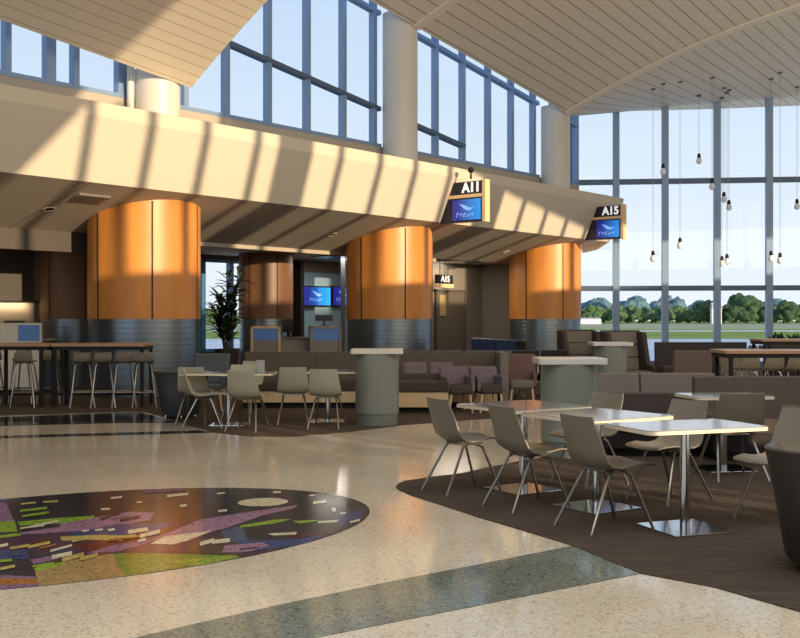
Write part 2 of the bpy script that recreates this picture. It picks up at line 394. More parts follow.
bx(bm, S0, 15.9, 0.92, 1.12, 5.22, 5.72)
struct('wall_left_sill', bm, M_GREYW)

def roof2(s, q):      # q: distance from the eave into the hall
    return 7.57 + 0.41*q - 0.02*q*q - 0.148*(s-13.7) + 0.42*math.exp(-(q+0.5)/2.4)*max(0.0, s-14.1)
# clerestory glazing: mullions
cl_sill = 5.72
def zt(s): return 9.15 - 0.151*(s-7.9)
def ztr(s): return 7.13 - 0.135*(s-2.5)
bays = [([-4.7,-3.45,-2.62,-2.1,-1.1], -6.0, -0.9), ([0.42,1.51,2.71,3.91,5.11,6.2], -0.2, 6.4), ([7.46,8.66,9.85,11.05,12.2,13.36], 7.0, 13.6), ([14.9,15.85], 14.2, 15.9)]
wn = 0
for bi, (ms, a, b) in enumerate(bays):
    wn += 1
    bm = newbm()
    for s in ms:
        w = 0.075 if not (bi == 0 and s in (-2.62, -1.1)) else 0.15
        bx(bm, s-w/2-0.02, s+w/2+0.02, 0.93, 1.10, cl_sill, zt(s))
    bx(bm, a, b, 0.91, 1.11, cl_sill-0.01, cl_sill+0.07)
    # head and sloping transom
    def rail(z0f, h, x0, x1, mi=0, d0=0.92, d1=1.11):
        v = [bm.verts.new(p) for p in ((x0,d0,z0f(x0)),(x1,d0,z0f(x1)),(x1,d1,z0f(x1)),(x0,d1,z0f(x0)),(x0,d0,z0f(x0)+h),(x1,d0,z0f(x1)+h),(x1,d1,z0f(x1)+h),(x0,d1,z0f(x0)+h))]
        for f in ((3,2,1,0),(4,5,6,7),(0,1,5,4),(1,2,6,5),(2,3,7,6),(3,0,4,7)): bm.faces.new([v[i] for i in f]).material_index = mi
    rail(lambda s: zt(s)-0.42, 0.10, a, b); rail(lambda s: zt(s)-0.06, 0.10, a, b)
    if bi == 1: rail(ztr, 0.10, a, b, 1)
    if bi == 2: rail(ztr, 0.10, a, 9.9, 1)
    if bi == 0: rail(ztr, 0.10, a, b, 1)
    wf = struct('window_%d' % wn, bm, [M_MULL, M_MULLD])
    bm = newbm()
    v = [bm.verts.new(p) for p in ((a,1.0,cl_sill),(b,1.0,cl_sill),(b,1.0,zt(b)),(a,1.0,zt(a)))]; bm.faces.new(v)
    gp = obj('glass_pane', bm, M_GLASS, wf)

# back walls under the canopy
bm = newbm()
bx(bm, 11.2, 15.0, 4.0, 4.15, 0, 3.26)
bx(bm, 11.2, 11.35, 4.0, 6.6, 0, 3.26)
bx(bm, 14.95, 15.1, 2.2, 4.1, 0, 5.3)
struct('wall_gate', bm, M_DARKW)
bm = newbm()   # wall past the last panelled column up to the window wall, above the canopy level
bx(bm, 14.95, 15.1, 0.9, 2.3, 3.4, 5.3)
struct('wall_left_end', bm, M_GREYW)
bm = newbm()
bx(bm, -26, 5.3, 6.5, 6.65, 0, 3.26); bx(bm, 7.3, 11.3, 6.5, 6.65, 0, 3.26)
bx(bm, 5.3, 7.3, 6.5, 6.65, 0, 0.60); bx(bm, 5.3, 7.3, 6.5, 6.65, 3.14, 3.26)
struct('wall_back', bm, M_DARKW)
bm = newbm()   # dropped bulkhead and wall of the left gate
bx(bm, -26, -0.2, 2.76, 3.0, 2.85, 3.27); bx(bm, -26, solve_s(34, -5.7), 5.7, 5.9, 0, 3.26)
struct('wall_left_bulkhead', bm, M_DARKW2)

# ------------------------------------------------------------------ roof
bm = newbm()
def grid_surf(bm, f, s_of, q_rng, ns, nq, thick=0.18, mi=0):
    top = []; bot = []
    for i in range(nq+1):
        q = q_rng[0] + (q_rng[1]-q_rng[0])*i/nq; rt = []; rb = []
        for j in range(ns+1):
            s = s_of(q, j/ns); z = f(s, q)
            rb.append(bm.verts.new((s, 0.1-q, z))); rt.append(bm.verts.new((s, 0.1-q, z+thick)))
        top.append(rt); bot.append(rb)
    for i in range(nq):
        for j in range(ns):
            for g_, fl in ((bot, False), (top, True)):
                vs = (g_[i][j], g_[i][j+1], g_[i+1][j+1], g_[i+1][j])
                fa = bm.faces.new(vs if fl else vs[::-1]); fa.smooth = False
    for i in range(nq):
        bm.faces.new((bot[i][0], top[i][0], top[i+1][0], bot[i+1][0])); bm.faces.new((bot[i][ns], bot[i+1][ns], top[i+1][ns], top[i][ns]))
    for j in range(ns):
        bm.faces.new((bot[0][j], bot[0][j+1], top[0][j+1], top[0][j])); bm.faces.new((bot[nq][j], top[nq][j], top[nq][j+1], bot[nq][j+1]))
wwl = (WA - Vector((OX, OY, 0)))
def s_end(q):      # where the window wall line meets this strip of roof
    n = q - 0.1
    # W(s,n) on line WA + t WDIR
    nx = -WDIR.y; ny = WDIR.x
    base = W(0, n); num = (WA.x-base.x)*nx + (WA.y-base.y)*ny; den = U.x*nx + U.y*ny
    return num/den + 1.0
grid_surf(bm, roof2, lambda q, t: -1.5 + (s_end(q)+1.5)*t, (0.0, 22.6), 40, 44)
roofA = struct('ceiling', bm, M_CEIL)
def roof1(s, q): 
    return 5.95 + 0.42*q - 0.0186*q*q - 0.115*(s+0.13)
bm = newbm()
grid_surf(bm, roof1, lambda q, t: -26 + (-0.13-0.185*q+26)*t, (0.0, 13.0), 4, 26, 0.10)
struct('ceiling_wing', bm, M_CEIL2)
# arched ribs on the ceiling
bm = newbm()
for sr in (13.75, 6.75):
    prev = None
    for i in range(45):
        q = i*0.5; z = roof2(sr, q)
        ring = [bm.verts.new(p) for p in ((sr-0.11, 0.1-q, z+0.015), (sr+0.11, 0.1-q, z-0.015), (sr+0.11, 0.1-q, z-0.07), (sr-0.11, 0.1-q, z-0.04))]
        if prev:
            for a_ in range(4): bm.faces.new((prev[a_], prev[(a_+1)%4], ring[(a_+1)%4], ring[a_]))
        prev = ring
struct('trim_2', bm, M_RIB)

# white round columns above the canopy
for i, (px, top, lab) in enumerate(((156, 6.25, 'short white round column under the tip of the lit ceiling wing'), (398.5, 8.95, 'tall white round column between the two rows of high windows'), (554, 7.8, 'white round column at the far end of the high windows'))):
    s = solve_s(px, -0.6); p = W(s, -0.55)
    bm = newbm(); lathe(bm, [(0.43, 5.22), (0.43, top)], seg=40)
    tag(obj('round_column', bm, M_WHITEC, None, (p.x, p.y, 0)), lab, 'column')
bm = newbm(); lathe(bm, [(0.07, 5.22), (0.07, 6.5)], seg=16); p = W(solve_s(129, -0.8), -0.75)
tag(obj('pipe', bm, M_WHITEC, None, (p.x, p.y, 0)), 'thin white vertical pipe left of the short round column', 'pipe')

# panelled columns under the canopy
def stadium(r, L, seg=14):
    pts = []
    for k in range(seg+1): a = PI + PI*k/seg; pts.append((r*math.cos(a), -L/2 + r*math.sin(a)))
    for k in range(seg+1): a = PI*k/seg; pts.append((r*math.cos(a), L/2 + r*math.sin(a)))
    return pts
def soffit(m): return 3.898 - 0.232*max(0, m) if m < 2.75 else 3.26
def wood_column(s, m, r, L, lab, steel_top=1.5):
    p = W(s, -m); t = thing('panelled_column', lab, 'column', (p.x, p.y, 0), TH, 'wood panelled columns under the canopy')
    bm = newbm(); pts = stadium(r, L)
    top = [bm.verts.new((x, y, soffit(m+y)-0.003)) for x, y in pts]; bot = [bm.verts.new((x, y, steel_top)) for x, y in pts]
    bm.faces.new(top); bm.faces.new(bot[::-1])
    for i in range(len(pts)):
        f = bm.faces.new((bot[i], bot[(i+1)%len(pts)], top[(i+1)%len(pts)], top[i])); f.smooth = True
    o = obj('wood_cladding', bm, M_WOOD, t)
    o.data.set_sharp_from_angle(angle=0.9)
    # joints between the veneer panels
    bm = newbm()
    def post(x, y, nx, ny, z0, z1, w=0.018, d=0.006):
        tx, ty = -ny, nx
        prism(bm, [(x-tx*w-nx*.01, y-ty*w-ny*.01), (x+tx*w-nx*.01, y+ty*w-ny*.01), (x+tx*w+nx*d, y+ty*w+ny*d), (x-tx*w+nx*d, y-ty*w+ny*d)], z0, z1)
    def seams(z1f, z0):
        for k in range(6):
            an = PI + 0.02 + k*PI/3; nx, ny = math.cos(an), math.sin(an); x, y = r*nx, r*ny
            post(x, y, nx, ny, z0, z1f(y))
    seams(lambda y: soffit(m+y)-0.02, steel_top); obj('panel_joint', bm, M_JOINT, t)
    bm = newbm(); prism(bm, stadium(r-0.02, L), 0.0, steel_top, 0, True)
    o = obj('steel_base', bm, M_STEELR, t); o.data.set_sharp_from_angle(angle=0.9)
    return t
MC = 1.5
for px, lab in ((144.5, 'orange wood panelled column nearest, behind the bar stools'), (389.5, 'orange wood panelled column in the middle, behind the tall pedestal counter'), (545, 'orange wood panelled column farthest, beside the big end window')):
    wood_column(solve_s(px, -MC), MC, 1.10, 0.02, lab)
for px, n, r, lab in ((76, -4.9, 0.78, 'shaded wood panelled column in the dark gate left of the nearest column'), (266, -5.0, 0.72, 'shaded wood panelled column beside the gate window and the info screens')):
    s = solve_s(px, n); p = W(s, n)
    t = thing('panelled_column', lab, 'column', (p.x, p.y, 0), TH)
    bm = newbm(); lathe(bm, [(r, 1.5), (r, 3.255)], seg=36); obj('wood_cladding', bm, mat('shaded_wood_panel', (112, 78, 50), 0.5), t)  # cladding colour darkened to hold the shade of the gate bays
    bm = newbm(); lathe(bm, [(r-0.02, 0), (r-0.02, 1.5)], seg=36); obj('steel_base', bm, M_STEELR, t)
    bm = newbm()
    for k in range(6):
        a = k*PI/3+0.2; x, y = r*math.cos(a), r*math.sin(a); bx(bm, x-0.012, x+0.012, y-0.012, y+0.012, 1.5, 3.25)
    obj('panel_joint', bm, M_JOINT, t)

# ------------------------------------------------------------------ end window wall
def wframe(x0, x1, mull, trans, zlo, zhi, tag_):
    bm = newbm()
    for x in mull: bx(bm, x-0.095, x+0.095, -0.10, 0.10, zlo, zhi)
    for z in trans: bx(bm, x0, x1, -0.075, 0.075, z-0.075, z+0.075, 1)
    return bm
W0D = lambda px: None
def t_of(px):
    kx = (px-400)/1050.0; return (kx*WA.y-WA.x)/(WDIR.x-WDIR.y*kx)
mp = [t_of(v) for v in (616, 665, 717, 769)]
step = (mp[3]-mp[0])/3
mull = [t_of(570)] + mp + [mp[3]+step*k for k in (1, 2, 3)]
bm = newbm()
T0, T1 = 0.3, mp[3]+step*3
for i, x in enumerate(mull): bx(bm, x-0.10, x+0.10, -0.12, 0.10, 0, 9.2)
bx(bm, T0-0.1, T0+0.12, -0.12, 0.10, 0, 9.2)
for z in (2.47, 5.84): bx(bm, T0, T1, -0.09, 0.09, z-0.08, z+0.08, 1)
bx(bm, T0, T1, -0.10, 0.10, 0.0, 0.18, 1)
we = obj('window_5', bm, [M_MULL, M_MULLD], None, WA, WROT); we['kind'] = 'structure'
bm = newbm(); v = [bm.verts.new(p) for p in ((T0,0,0.1),(T1,0,0.1),(T1,0,9.2),(T0,0,9.2))]; bm.faces.new(v)
obj('glass_pane', bm, M_GLASS, we)

# ------------------------------------------------------------------ far side of the hall (behind the photographer's right): unseen, its openings shaped to cast sun and shadows
NO = 22.0; KZ = math.tan(SUN_E)*math.sqrt(1+SUN_K**2)
def opp(s, z, n=0.0): return (s - SUN_K*(NO-n), z + KZ*(NO-n))
bm = newbm()
m0 = -NO; m1 = -NO-0.25
def wallp(pts):   # polygon in (s, z) extruded through the wall thickness
    a = [bm.verts.new((p[0], m0, p[1])) for p in pts]; b = [bm.verts.new((p[0], m1, p[1])) for p in pts]; n_ = len(pts)
    bm.faces.new(a); bm.faces.new(b[::-1])
    for i in range(n_): bm.faces.new((a[i], a[(i+1)%n_], b[(i+1)%n_], b[i]))
zs = opp(0, 2.46)[1]
LO = 3.4
wallp([(-36, LO), (24, LO), (24, zs), (-36, zs)])
hd = [(-5.2,3.0),(-3.87,3.9),(-2.87,5.0),(-1.2,7.2),(0.9,7.6),(1.4,5.32),(7.5,5.30),(10.2,4.75),(15,4.12),(22,3.4)]  # opening heads shaped to bound the sunlight on fascia and wing
top = 12.5
pts = [opp(*p) for p in hd]
for a_, b_ in zip(pts, pts[1:]): wallp([(a_[0], a_[1]), (b_[0], b_[1]), (b_[0], top), (a_[0], top)])
wallp([(-36, zs), (pts[0][0], zs), (pts[0][0], top), (-36, top)]); wallp([(pts[-1][0], zs), (24, zs), (24, top), (pts[-1][0], top)])
# mullions and round columns of the far clerestory
def bar(sc, w):
    c0 = opp(sc, 0)[0]; wallp([(c0-w/2, zs-0.05), (c0+w/2, zs-0.05), (c0+w/2, top), (c0-w/2, top)])
for sc in (-2.66, -1.39, -0.14, 1.15, 3.55, 4.84, 6.09, 7.42, 10.9, 12.11, 13.3, 14.5):
        if sc > 0.5: bar(sc, 0.17)
        else:
            c0 = opp(sc, 0)[0]; z1 = opp(0, 5.7)[1]; wallp([(c0-0.085, zs-0.05), (c0+0.085, zs-0.05), (c0+0.085, z1), (c0-0.085, z1)])  # these bars stop short so sun reaches the ceiling wing unbroken
bar(2.2, 0.95); bar(9.35, 1.0)
# low level: solid except gaps added to let sun streaks onto floor and tables
holes = []
def hole(s, n, z0, z1, w): c0 = opp(s, 0, n)[0]; holes.append((c0-w/2, c0+w/2, opp(0, z0, n)[1], opp(0, z1, n)[1]))
hole(-5.75, 11.9, 0.42, 0.80, 1.35)       # across table edges and chair seats
hole(-4.5, 11.5, -0.3, 0.9, 0.30); hole(-4.12, 11.5, -0.3, 0.8, 0.14); hole(-4.92, 11.6, -0.15, 0.8, 0.16)
hole(-3.35, 8.2, -0.25, 0.12, 0.16); hole(-2.85, 8.2, -0.3, 0.10, 0.12); hole(-1.5, 8.4, -0.2, 0.15, 0.25); hole(-0.7, 8.4, -0.2, 0.15, 0.18)
holes.sort()
x = -36.0
for (a_, b_, z0, z1) in holes:
    a_ = max(a_, x)
    if b_ <= a_: continue
    if a_ > x: wallp([(x, 0), (a_, 0), (a_, LO), (x, LO)])
    wallp([(a_, 0), (b_, 0), (b_, z0), (a_, z0)]); 
    if z1 < LO: wallp([(a_, z1), (b_, z1), (b_, LO), (a_, LO)])
    x = b_
wallp([(x, 0), (24, 0), (24, LO), (x, LO)])
struct('wall_right', bm, M_FASC)
#@@OBJECTS
# ------------------------------------------------------------------ gate window behind the first two columns, outside ground
bm = newbm()
for s in (5.42, 6.42, 7.22): bx(bm, s-0.07, s+0.07, 6.46, 6.62, 0.6, 3.14)
bx(bm, 5.3, 7.3, 6.46, 6.62, 0.60, 0.68); bx(bm, 5.3, 7.3, 6.46, 6.62, 3.06, 3.14)
w6 = struct('window_6', bm, mat('frame_blue', (58, 112, 152), 0.5))
bm = newbm(); bm.faces.new([bm.verts.new(p) for p in ((5.35,6.55,0.62),(7.25,6.55,0.62),(7.25,6.55,3.12),(5.35,6.55,3.12))])
obj('glass_pane', bm, M_GLASS, w6)
GZ = -3.0
M_GRASS = noise_mat('airfield_grass', (142, 162, 74), (178, 180, 108), 0.02, 0.95, 0, 6, (0.6, 3, 1), 0.35, 0.65, spec=0.0)
bm = newbm()
bx(bm, -1200, 2000, 40, 2600, GZ-0.5, GZ)
o = struct('ground', bm, M_GRASS, hall=False)
bm = newbm(); 
bx(bm, -100, 400, 42, 235, GZ, GZ+0.03); bx(bm, -300, 700, 380, 415, GZ, GZ+0.03)
struct('ground_apron', bm, noise_mat('concrete_apron', (208, 208, 202), (226, 224, 216), 0.05, 0.9), hall=False)
bm = newbm(); bx(bm, -600, 1200, 480, 1000, GZ, GZ+0.02); struct('ground_dry_grass', bm, noise_mat('dry_grass', (186, 178, 132), (206, 196, 156), 0.06, 0.95, spec=0), hall=False)

# trees along the airfield
M_TREE = [noise_mat('hazed_leaves_%s' % n, a, b, 0.5, 0.9, 0, 6, spec=0.1) for n, a, b in (('deep', (48, 72, 54), (80, 106, 72)), ('mid', (66, 92, 62), (104, 128, 82)), ('far', (88, 116, 124), (108, 134, 138)))]  # leaf colours lightened and greyed to hold the distance haze
M_TRUNK = mat('bark', (70, 58, 46), 0.9)
def make_tree(seed, w, h, m):
    rnd = random.Random(seed); t = thing('tree', 'tree', 'tree')
    bm = newbm()
    for k in range(26):
        a = rnd.random()*2*PI; rr = (rnd.random()**0.6)*w*0.36; zz = h*(0.28+0.60*rnd.random()); rr *= math.sqrt(max(0.1, 1-((zz/h-0.5)/0.52)**2))
        r = w*(0.13+0.1*rnd.random())
        mtx = Matrix.Translation((rr*math.cos(a), rr*math.sin(a), zz)) @ Matrix.Diagonal((1, 1, 0.85, 1))
        res = bmesh.ops.create_icosphere(bm, subdivisions=2, radius=r, matrix=mtx)
        for v in res['verts']: v.co += Vector((rnd.uniform(-1,1), rnd.uniform(-1,1), rnd.uniform(-1,1)))*r*0.16
    obj('crown', bm, m, t); bm = newbm(); tube(bm, [(0,0,0),(0.1,0,h*0.3),(0,0.1,h*0.6)], [0.5,0.35,0.2], 8); obj('trunk', bm, M_TRUNK, t)
    return t
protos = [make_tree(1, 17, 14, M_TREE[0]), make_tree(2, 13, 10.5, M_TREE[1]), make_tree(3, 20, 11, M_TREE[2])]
used = [0, 0, 0]
TL = ['big dark green broadleaf tree in the treeline across the airfield', 'bushy mid green tree in the row across the airfield', 'hazy blue green tree in the far wood beyond the airfield']
TG = ['large dark trees across the airfield', 'mid green trees across the airfield', 'hazy distant trees']
def tree(px, D, k, sc, rot):
    loc = ((px-400)*D/1050.0, D, GZ); p = protos[k]
    if used[k] == 0: o = p; o.location = loc; o.rotation_euler = (0,0,rot); o['label'] = TL[k]; o['group'] = TG[k]
    else: o = copy_tree(p, loc, rot, TL[k], TG[k])
    used[k] += 1
    if k == 0: o['label'] = 'big dark green tree across the airfield, %s' % (['left of the tallest', 'the tallest', 'right of the tallest', 'left of the one at the right edge', 'at the right edge', 'beside the small white building'][used[0]-1])
    for c in [o]: c.scale = (sc, sc, sc)
rnd = random.Random(5)
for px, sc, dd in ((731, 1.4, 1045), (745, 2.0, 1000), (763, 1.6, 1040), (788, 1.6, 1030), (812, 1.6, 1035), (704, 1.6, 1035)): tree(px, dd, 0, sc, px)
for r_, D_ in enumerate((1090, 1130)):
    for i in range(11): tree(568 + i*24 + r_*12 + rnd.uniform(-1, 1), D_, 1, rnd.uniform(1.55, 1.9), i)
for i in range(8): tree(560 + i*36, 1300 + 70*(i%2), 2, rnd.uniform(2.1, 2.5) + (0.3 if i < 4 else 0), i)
for i in range(5): tree(195 + i*17, 700, 1, rnd.uniform(1.0, 1.3), i)
for px, D, w, h, lab in ((716, 990, 9, 20, 'small white building among the trees across the airfield'), ):
    t = thing('building', lab, 'building', ((px-400)*D/1050.0, D, GZ))
    bm = newbm(); bx(bm, -w/2, w/2, -3, 3, 0, h*0.7); obj('wall', bm, mat('white_render', (235, 232, 226), 0.8), t)
    bm = newbm(); prism(bm, [(-w/2-.4,-3.4),(w/2+.4,-3.4),(w/2+.4,3.4),(-w/2-.4,3.4)], h*.7, h*.78); prof(bm, [(-3.2,h*.78),(3.2,h*.78),(0,h)], -w/2, w/2); obj('roof', bm, mat('roof_grey', (190, 190, 190), 0.7), t)
t = thing('terminal_building', 'long low white building in the haze at the left of the end window', 'building', ((590-400)*930/1050.0, 930, GZ))
bm = newbm(); bx(bm, -9, 9, -5, 5, 0, 4.2); obj('wall', bm, mat('white_render', (235,232,226), 0.8), t)
bm = newbm()
for k in range(3): prof(bm, [(-5.2, 4.2), (5.2, 4.2), (0, 5.8)], -9+k*6.1, -9+k*6.1+5.6)
obj('roof', bm, mat('roof_grey', (190,190,190), 0.7), t)

# ------------------------------------------------------------------ dining chairs
def make_chair(name, label, mshell):
    t = thing(name, label, 'chair')                       # faces +x
    pr = [(-0.275,0.815,0.185),(-0.262,0.76,0.192),(-0.235,0.66,0.205),(-0.205,0.56,0.218),(-0.172,0.485,0.226),(-0.12,0.445,0.230),(-0.04,0.430,0.232),(0.06,0.438,0.228),(0.15,0.452,0.218),(0.24,0.460,0.20),(0.285,0.455,0.19),(0.305,0.444,0.175)]
    bm = newbm(); rows = []; th = 0.012; nn = 9
    for i, (x, z, w) in enumerate(pr):
        a = Vector((pr[min(i+1,len(pr)-1)][0]-pr[max(i-1,0)][0], 0, pr[min(i+1,len(pr)-1)][1]-pr[max(i-1,0)][1])).normalized()
        nrm = Vector((a.z*-1, 0, a.x))
        if nrm.x < 0 and i < 5: pass
        r1 = []; r2 = []
        for j in range(nn):
            v = -1 + 2*j/(nn-1)
            dish = 0.028*(v*v) * (1.0 if 1 < i < 9 else 0.5)
            p = Vector((x, v*w, z)) + nrm*dish
            r1.append(bm.verts.new(p + nrm*th/2)); r2.append(bm.verts.new(p - nrm*th/2))
        rows.append((r1, r2))
    for (a1, a2), (b1, b2) in zip(rows, rows[1:]):
        for j in range(nn-1):
            f = bm.faces.new((a1[j], a1[j+1], b1[j+1], b1[j])); f.smooth = True
            f = bm.faces.new((a2[j+1], a2[j], b2[j], b2[j+1])); f.smooth = True
        bm.faces.new((a1[0], b1[0], b2[0], a2[0])); bm.faces.new((a1[-1], a2[-1], b2[-1], b1[-1]))
    for k in (0, -1):
        r1, r2 = rows[k]
        for j in range(nn-1): bm.faces.new((r1[j+1], r1[j], r2[j], r2[j+1]) if k == 0 else (r1[j], r1[j+1], r2[j+1], r2[j]))
    obj('shell', bm, mshell, t)
    bm = newbm()
    for y in (-0.12, 0.12): tube(bm, [(-0.10,y,0.425),(0.12,y,0.43)], 0.009)
    tube(bm, [(-0.10,-0.12,0.425),(-0.10,0.12,0.425)], 0.009); tube(bm, [(0.10,-0.12,0.43),(0.10,0.12,0.43)], 0.009)
    obj('under_frame', bm, M_LEG, t)
    for sx, sy in ((1,1),(1,-1),(-1,1),(-1,-1)):
        bm = newbm(); x0 = 0.10 if sx > 0 else -0.09
        tube(bm, [(x0*0.3, sy*0.12, 0.428), (x0, sy*0.145, 0.40), (0.25 if sx > 0 else -0.29, sy*0.215, 0.012)], 0.0115)
        lathe(bm, [(0.013, 0.0), (0.013, 0.014)], 0.25 if sx > 0 else -0.29, sy*0.215, 10)
        obj('leg', bm, M_LEG, t)
    return t
R = math.radians
ch = make_chair('dining_chair', 'taupe shell chair nearest the carpet tip, leftmost of the three seen from behind', M_SHELL)
front = [((0.55, 9.08), 27, 'taupe shell chair nearest the carpet tip, leftmost of the three seen from behind'),
         ((1.02, 8.32), 27, 'taupe shell chair seen from behind between the leftmost and the nearest one'),
         ((1.47, 7.50), 27, 'taupe shell chair seen from behind, nearest the pale floor, at the front table'),
         ((2.20, 8.62), 214, 'taupe shell chair facing us between two tables with sunlight on its seat front'),
         ((2.82, 7.78), 212, 'taupe shell chair right of the front table, beside the black tub chair'),
         ((1.70, 9.50), 216, 'taupe shell chair facing us behind the farthest dining table')]
for i, ((x, y), a, lab) in enumerate(front):
    if i == 0: ch.location = (x, y, 0.006); ch.rotation_euler = (0,0,R(a)); ch['group'] = 'shell chairs round the dining tables'
    else: copy_tree(ch, (x, y, 0.006), R(a), lab, 'shell chairs round the dining tables')
copy_tree(ch, (3.10, 9.85, 0.006), R(95), 'wide taupe chair with its plain back to us, behind the front table', 'shell chairs round the dining tables').scale = (1.06, 1.12, 1.0)

# tables
def make_table(label, w=0.86, d=0.86):
    t = thing('dining_table', label, 'table')
    bm = newbm(); slab(bm, w, d, 0.715, 0.742, 0.05); obj('tabletop', bm, M_TOP, t, bevel=0.004)
    bm = newbm()
    prism(bm, [(x, y) for x, y in rrect(w+0.006, d+0.006, 0.053)], 0.712, 0.736); obj('edge_band', bm, M_EDGE, t)
    bm = newbm(); lathe(bm, [(0.036, 0.012), (0.036, 0.70)], seg=24); slab(bm, 0.3, 0.3, 0.698, 0.712, 0.02); obj('pedestal', bm, M_CHROME, t)
    bm = newbm(); slab(bm, 0.50, 0.50, 0.0, 0.012, 0.015); obj('base_plate', bm, M_CHROME, t, bevel=0.002)
    return t
t1 = make_table('dining table nearest us, with a bare top and a square mirror-like base plate', 0.98, 0.62)
t1.location = (2.03, 7.48, 0.006); t1.rotation_euler = (0,0,R(20)); t1['group'] = 'square dining tables on the carpet'
for (x, y), lab in (((1.56, 8.33), 'square dining table in the middle of the row of three on the carpet'), ((1.08, 9.2), 'square dining table farthest of the row of three, near the round pedestal counter')):
    tt = make_table(lab); tt.location = (x, y, 0.006); tt.rotation_euler = (0,0,R(33)); tt['group'] = 'square dining tables on the carpet'
tt = make_table('small table behind the wide-backed chair, in front of the long brown bench', 0.8, 0.6); tt.location = (3.22, 10.45, 0.006); tt.rotation_euler = (0,0,R(8))

# tub chairs
def tub(label, loc, m, rot, rim=0.42, h=0.735):
    t = thing('tub_chair', label, 'armchair', loc, rot)
    bm = newbm(); seg = 40; pr_o = [(0.26,0.055),(0.285,0.10),(0.34,0.42),(0.385,0.66),(rim-0.02,h-0.012),(rim-0.035,h)]; pr_i = [(rim-0.06,h-0.002),(rim-0.08,h-0.03),(0.30,0.44)]
    rings = []
    for r, z in pr_o + pr_i: rings.append([bm.verts.new((r*math.cos(2*PI*k/seg), r*math.sin(2*PI*k/seg), z)) for k in range(seg)])
    for a, b in zip(rings, rings[1:]):
        for k in range(seg):
            f = bm.faces.new((a[k], a[(k+1)%seg], b[(k+1)%seg], b[k])); f.smooth = True
    bm.faces.new(rings[0][::-1]); bm.faces.new(rings[-1])
    # front opening: lower the wall towards +x
    for v in bm.verts:
        a = math.atan2(v.co.y, v.co.x)
        if v.co.z > 0.44 and abs(a) < 0.9: v.co.z = 0.44 + (v.co.z-0.44)*max(0.25, (abs(a)/0.9))**1.5
    obj('tub_body', bm, m, t)
    bm = newbm(); lathe(bm, [(0.27,0.44),(0.285,0.46),(0.285,0.49),(0.26,0.51),(0.1,0.52)], seg=32); obj('seat_cushion', bm, m, t)
    for k in range(4):
        a = PI/4 + k*PI/2; bm = newbm(); lathe(bm, [(0.035,0.0),(0.035,0.012),(0.016,0.02),(0.014,0.06)], 0.22*math.cos(a), 0.22*math.sin(a), 14); obj('foot', bm, M_CHROME, t)
    return t
tub('black leather tub chair cut by the right edge of the picture', (2.58, 6.22, 0.006), M_TUB, R(75))
tub('dark grey tub chair between the bar stools and the far dining group', (-3.32, 15.9, 0.004), M_TUBG, R(60), 0.44, 0.72)

# round pedestal counters
def pedestal(label, x, y):
    t = thing('pedestal_counter', label, 'counter', (x, y, 0.0), 0, 'round pedestal counters with pale tops')
    bm = newbm(); lathe(bm, [(0.295, 0.0), (0.295, 0.17)], seg=48); obj('plinth', bm, mat('plinth_grey', (104, 108, 98), 0.5), t)
    bm = newbm(); lathe(bm, [(0.31, 0.17), (0.31, 1.01)], seg=48); obj('drum', bm, mat('drum_laminate', (120, 124, 112), 0.32), t)
    bm = newbm(); slab(bm, 0.74, 0.62, 1.01, 1.075, 0.04); obj('counter_top', bm, M_PEDTOP, t, bevel=0.006)
    return t
a = pedestal('round pedestal counter left of centre, at the edge of the carpet', -0.325, 14.95)
a = pedestal('round pedestal counter right of centre, behind the row of dining tables', 1.86, 11.55)
a = pedestal('round pedestal counter farthest back, in front of the high-backed lounge chair', 3.86, 19.3)

# left dining group, pale shells
lt = make_chair('dining_chair', 'pale shell chair', M_SHELL2); first = True
LG = 'pale shell chairs of the far left dining group'
for (x, y), a, lab in (((-2.05, 14.15), 78, 'pale shell chair nearest us in the left group, its wide back lit at one edge'),
                       ((-2.92, 15.05), 84, 'pale shell chair leftmost of the group, beside the dark grey tub chair'),
                       ((-2.70, 14.45), 8, 'pale shell chair seen from the side with sunlight on its seat, second from the left'),
                       ((-2.35, 15.35), 265, 'pale shell chair behind the left group table, facing us'),
                       ((-1.52, 15.0), 94, 'pale shell chair with a square back, left of the pair by the pedestal counter'),
                       ((-1.00, 14.45), 82, 'pale shell chair right of the pair, next to the pedestal counter'),
                       ((-2.45, 16.7), 250, 'pale shell chair at the left end of the brown bench')):
    if first: lt.location = (x, y, 0.004); lt.rotation_euler = (0,0,R(a)); lt['label'] = lab; lt['group'] = LG; first = False
    else: copy_tree(lt, (x, y, 0.004), R(a), lab, LG)
for (x, y), w, lab in (((-2.42, 14.85), 1.3, 'dining table of the far left group, between the pale chairs'), ((-1.05, 15.35), 1.0, 'dining table beside the pedestal counter, in front of the brown bench')):
    tt = make_table(lab, w, 0.66); tt.location = (x, y, 0.004)
t = thing('table_sign', 'small grey card holder standing on the far left dining table', 'card holder', (-1.98, 14.9, 0.746), R(20))
bm = newbm(); prof(bm, [(-0.04,0.0),(0.04,0.0),(0.045,0.012),(0.03,0.015),(0.012,0.17),(0.0,0.17),(0.0,0.012),(-0.04,0.012)], -0.06, 0.06); obj('card', bm, mat('card_grey', (150,152,146), 0.4), t)

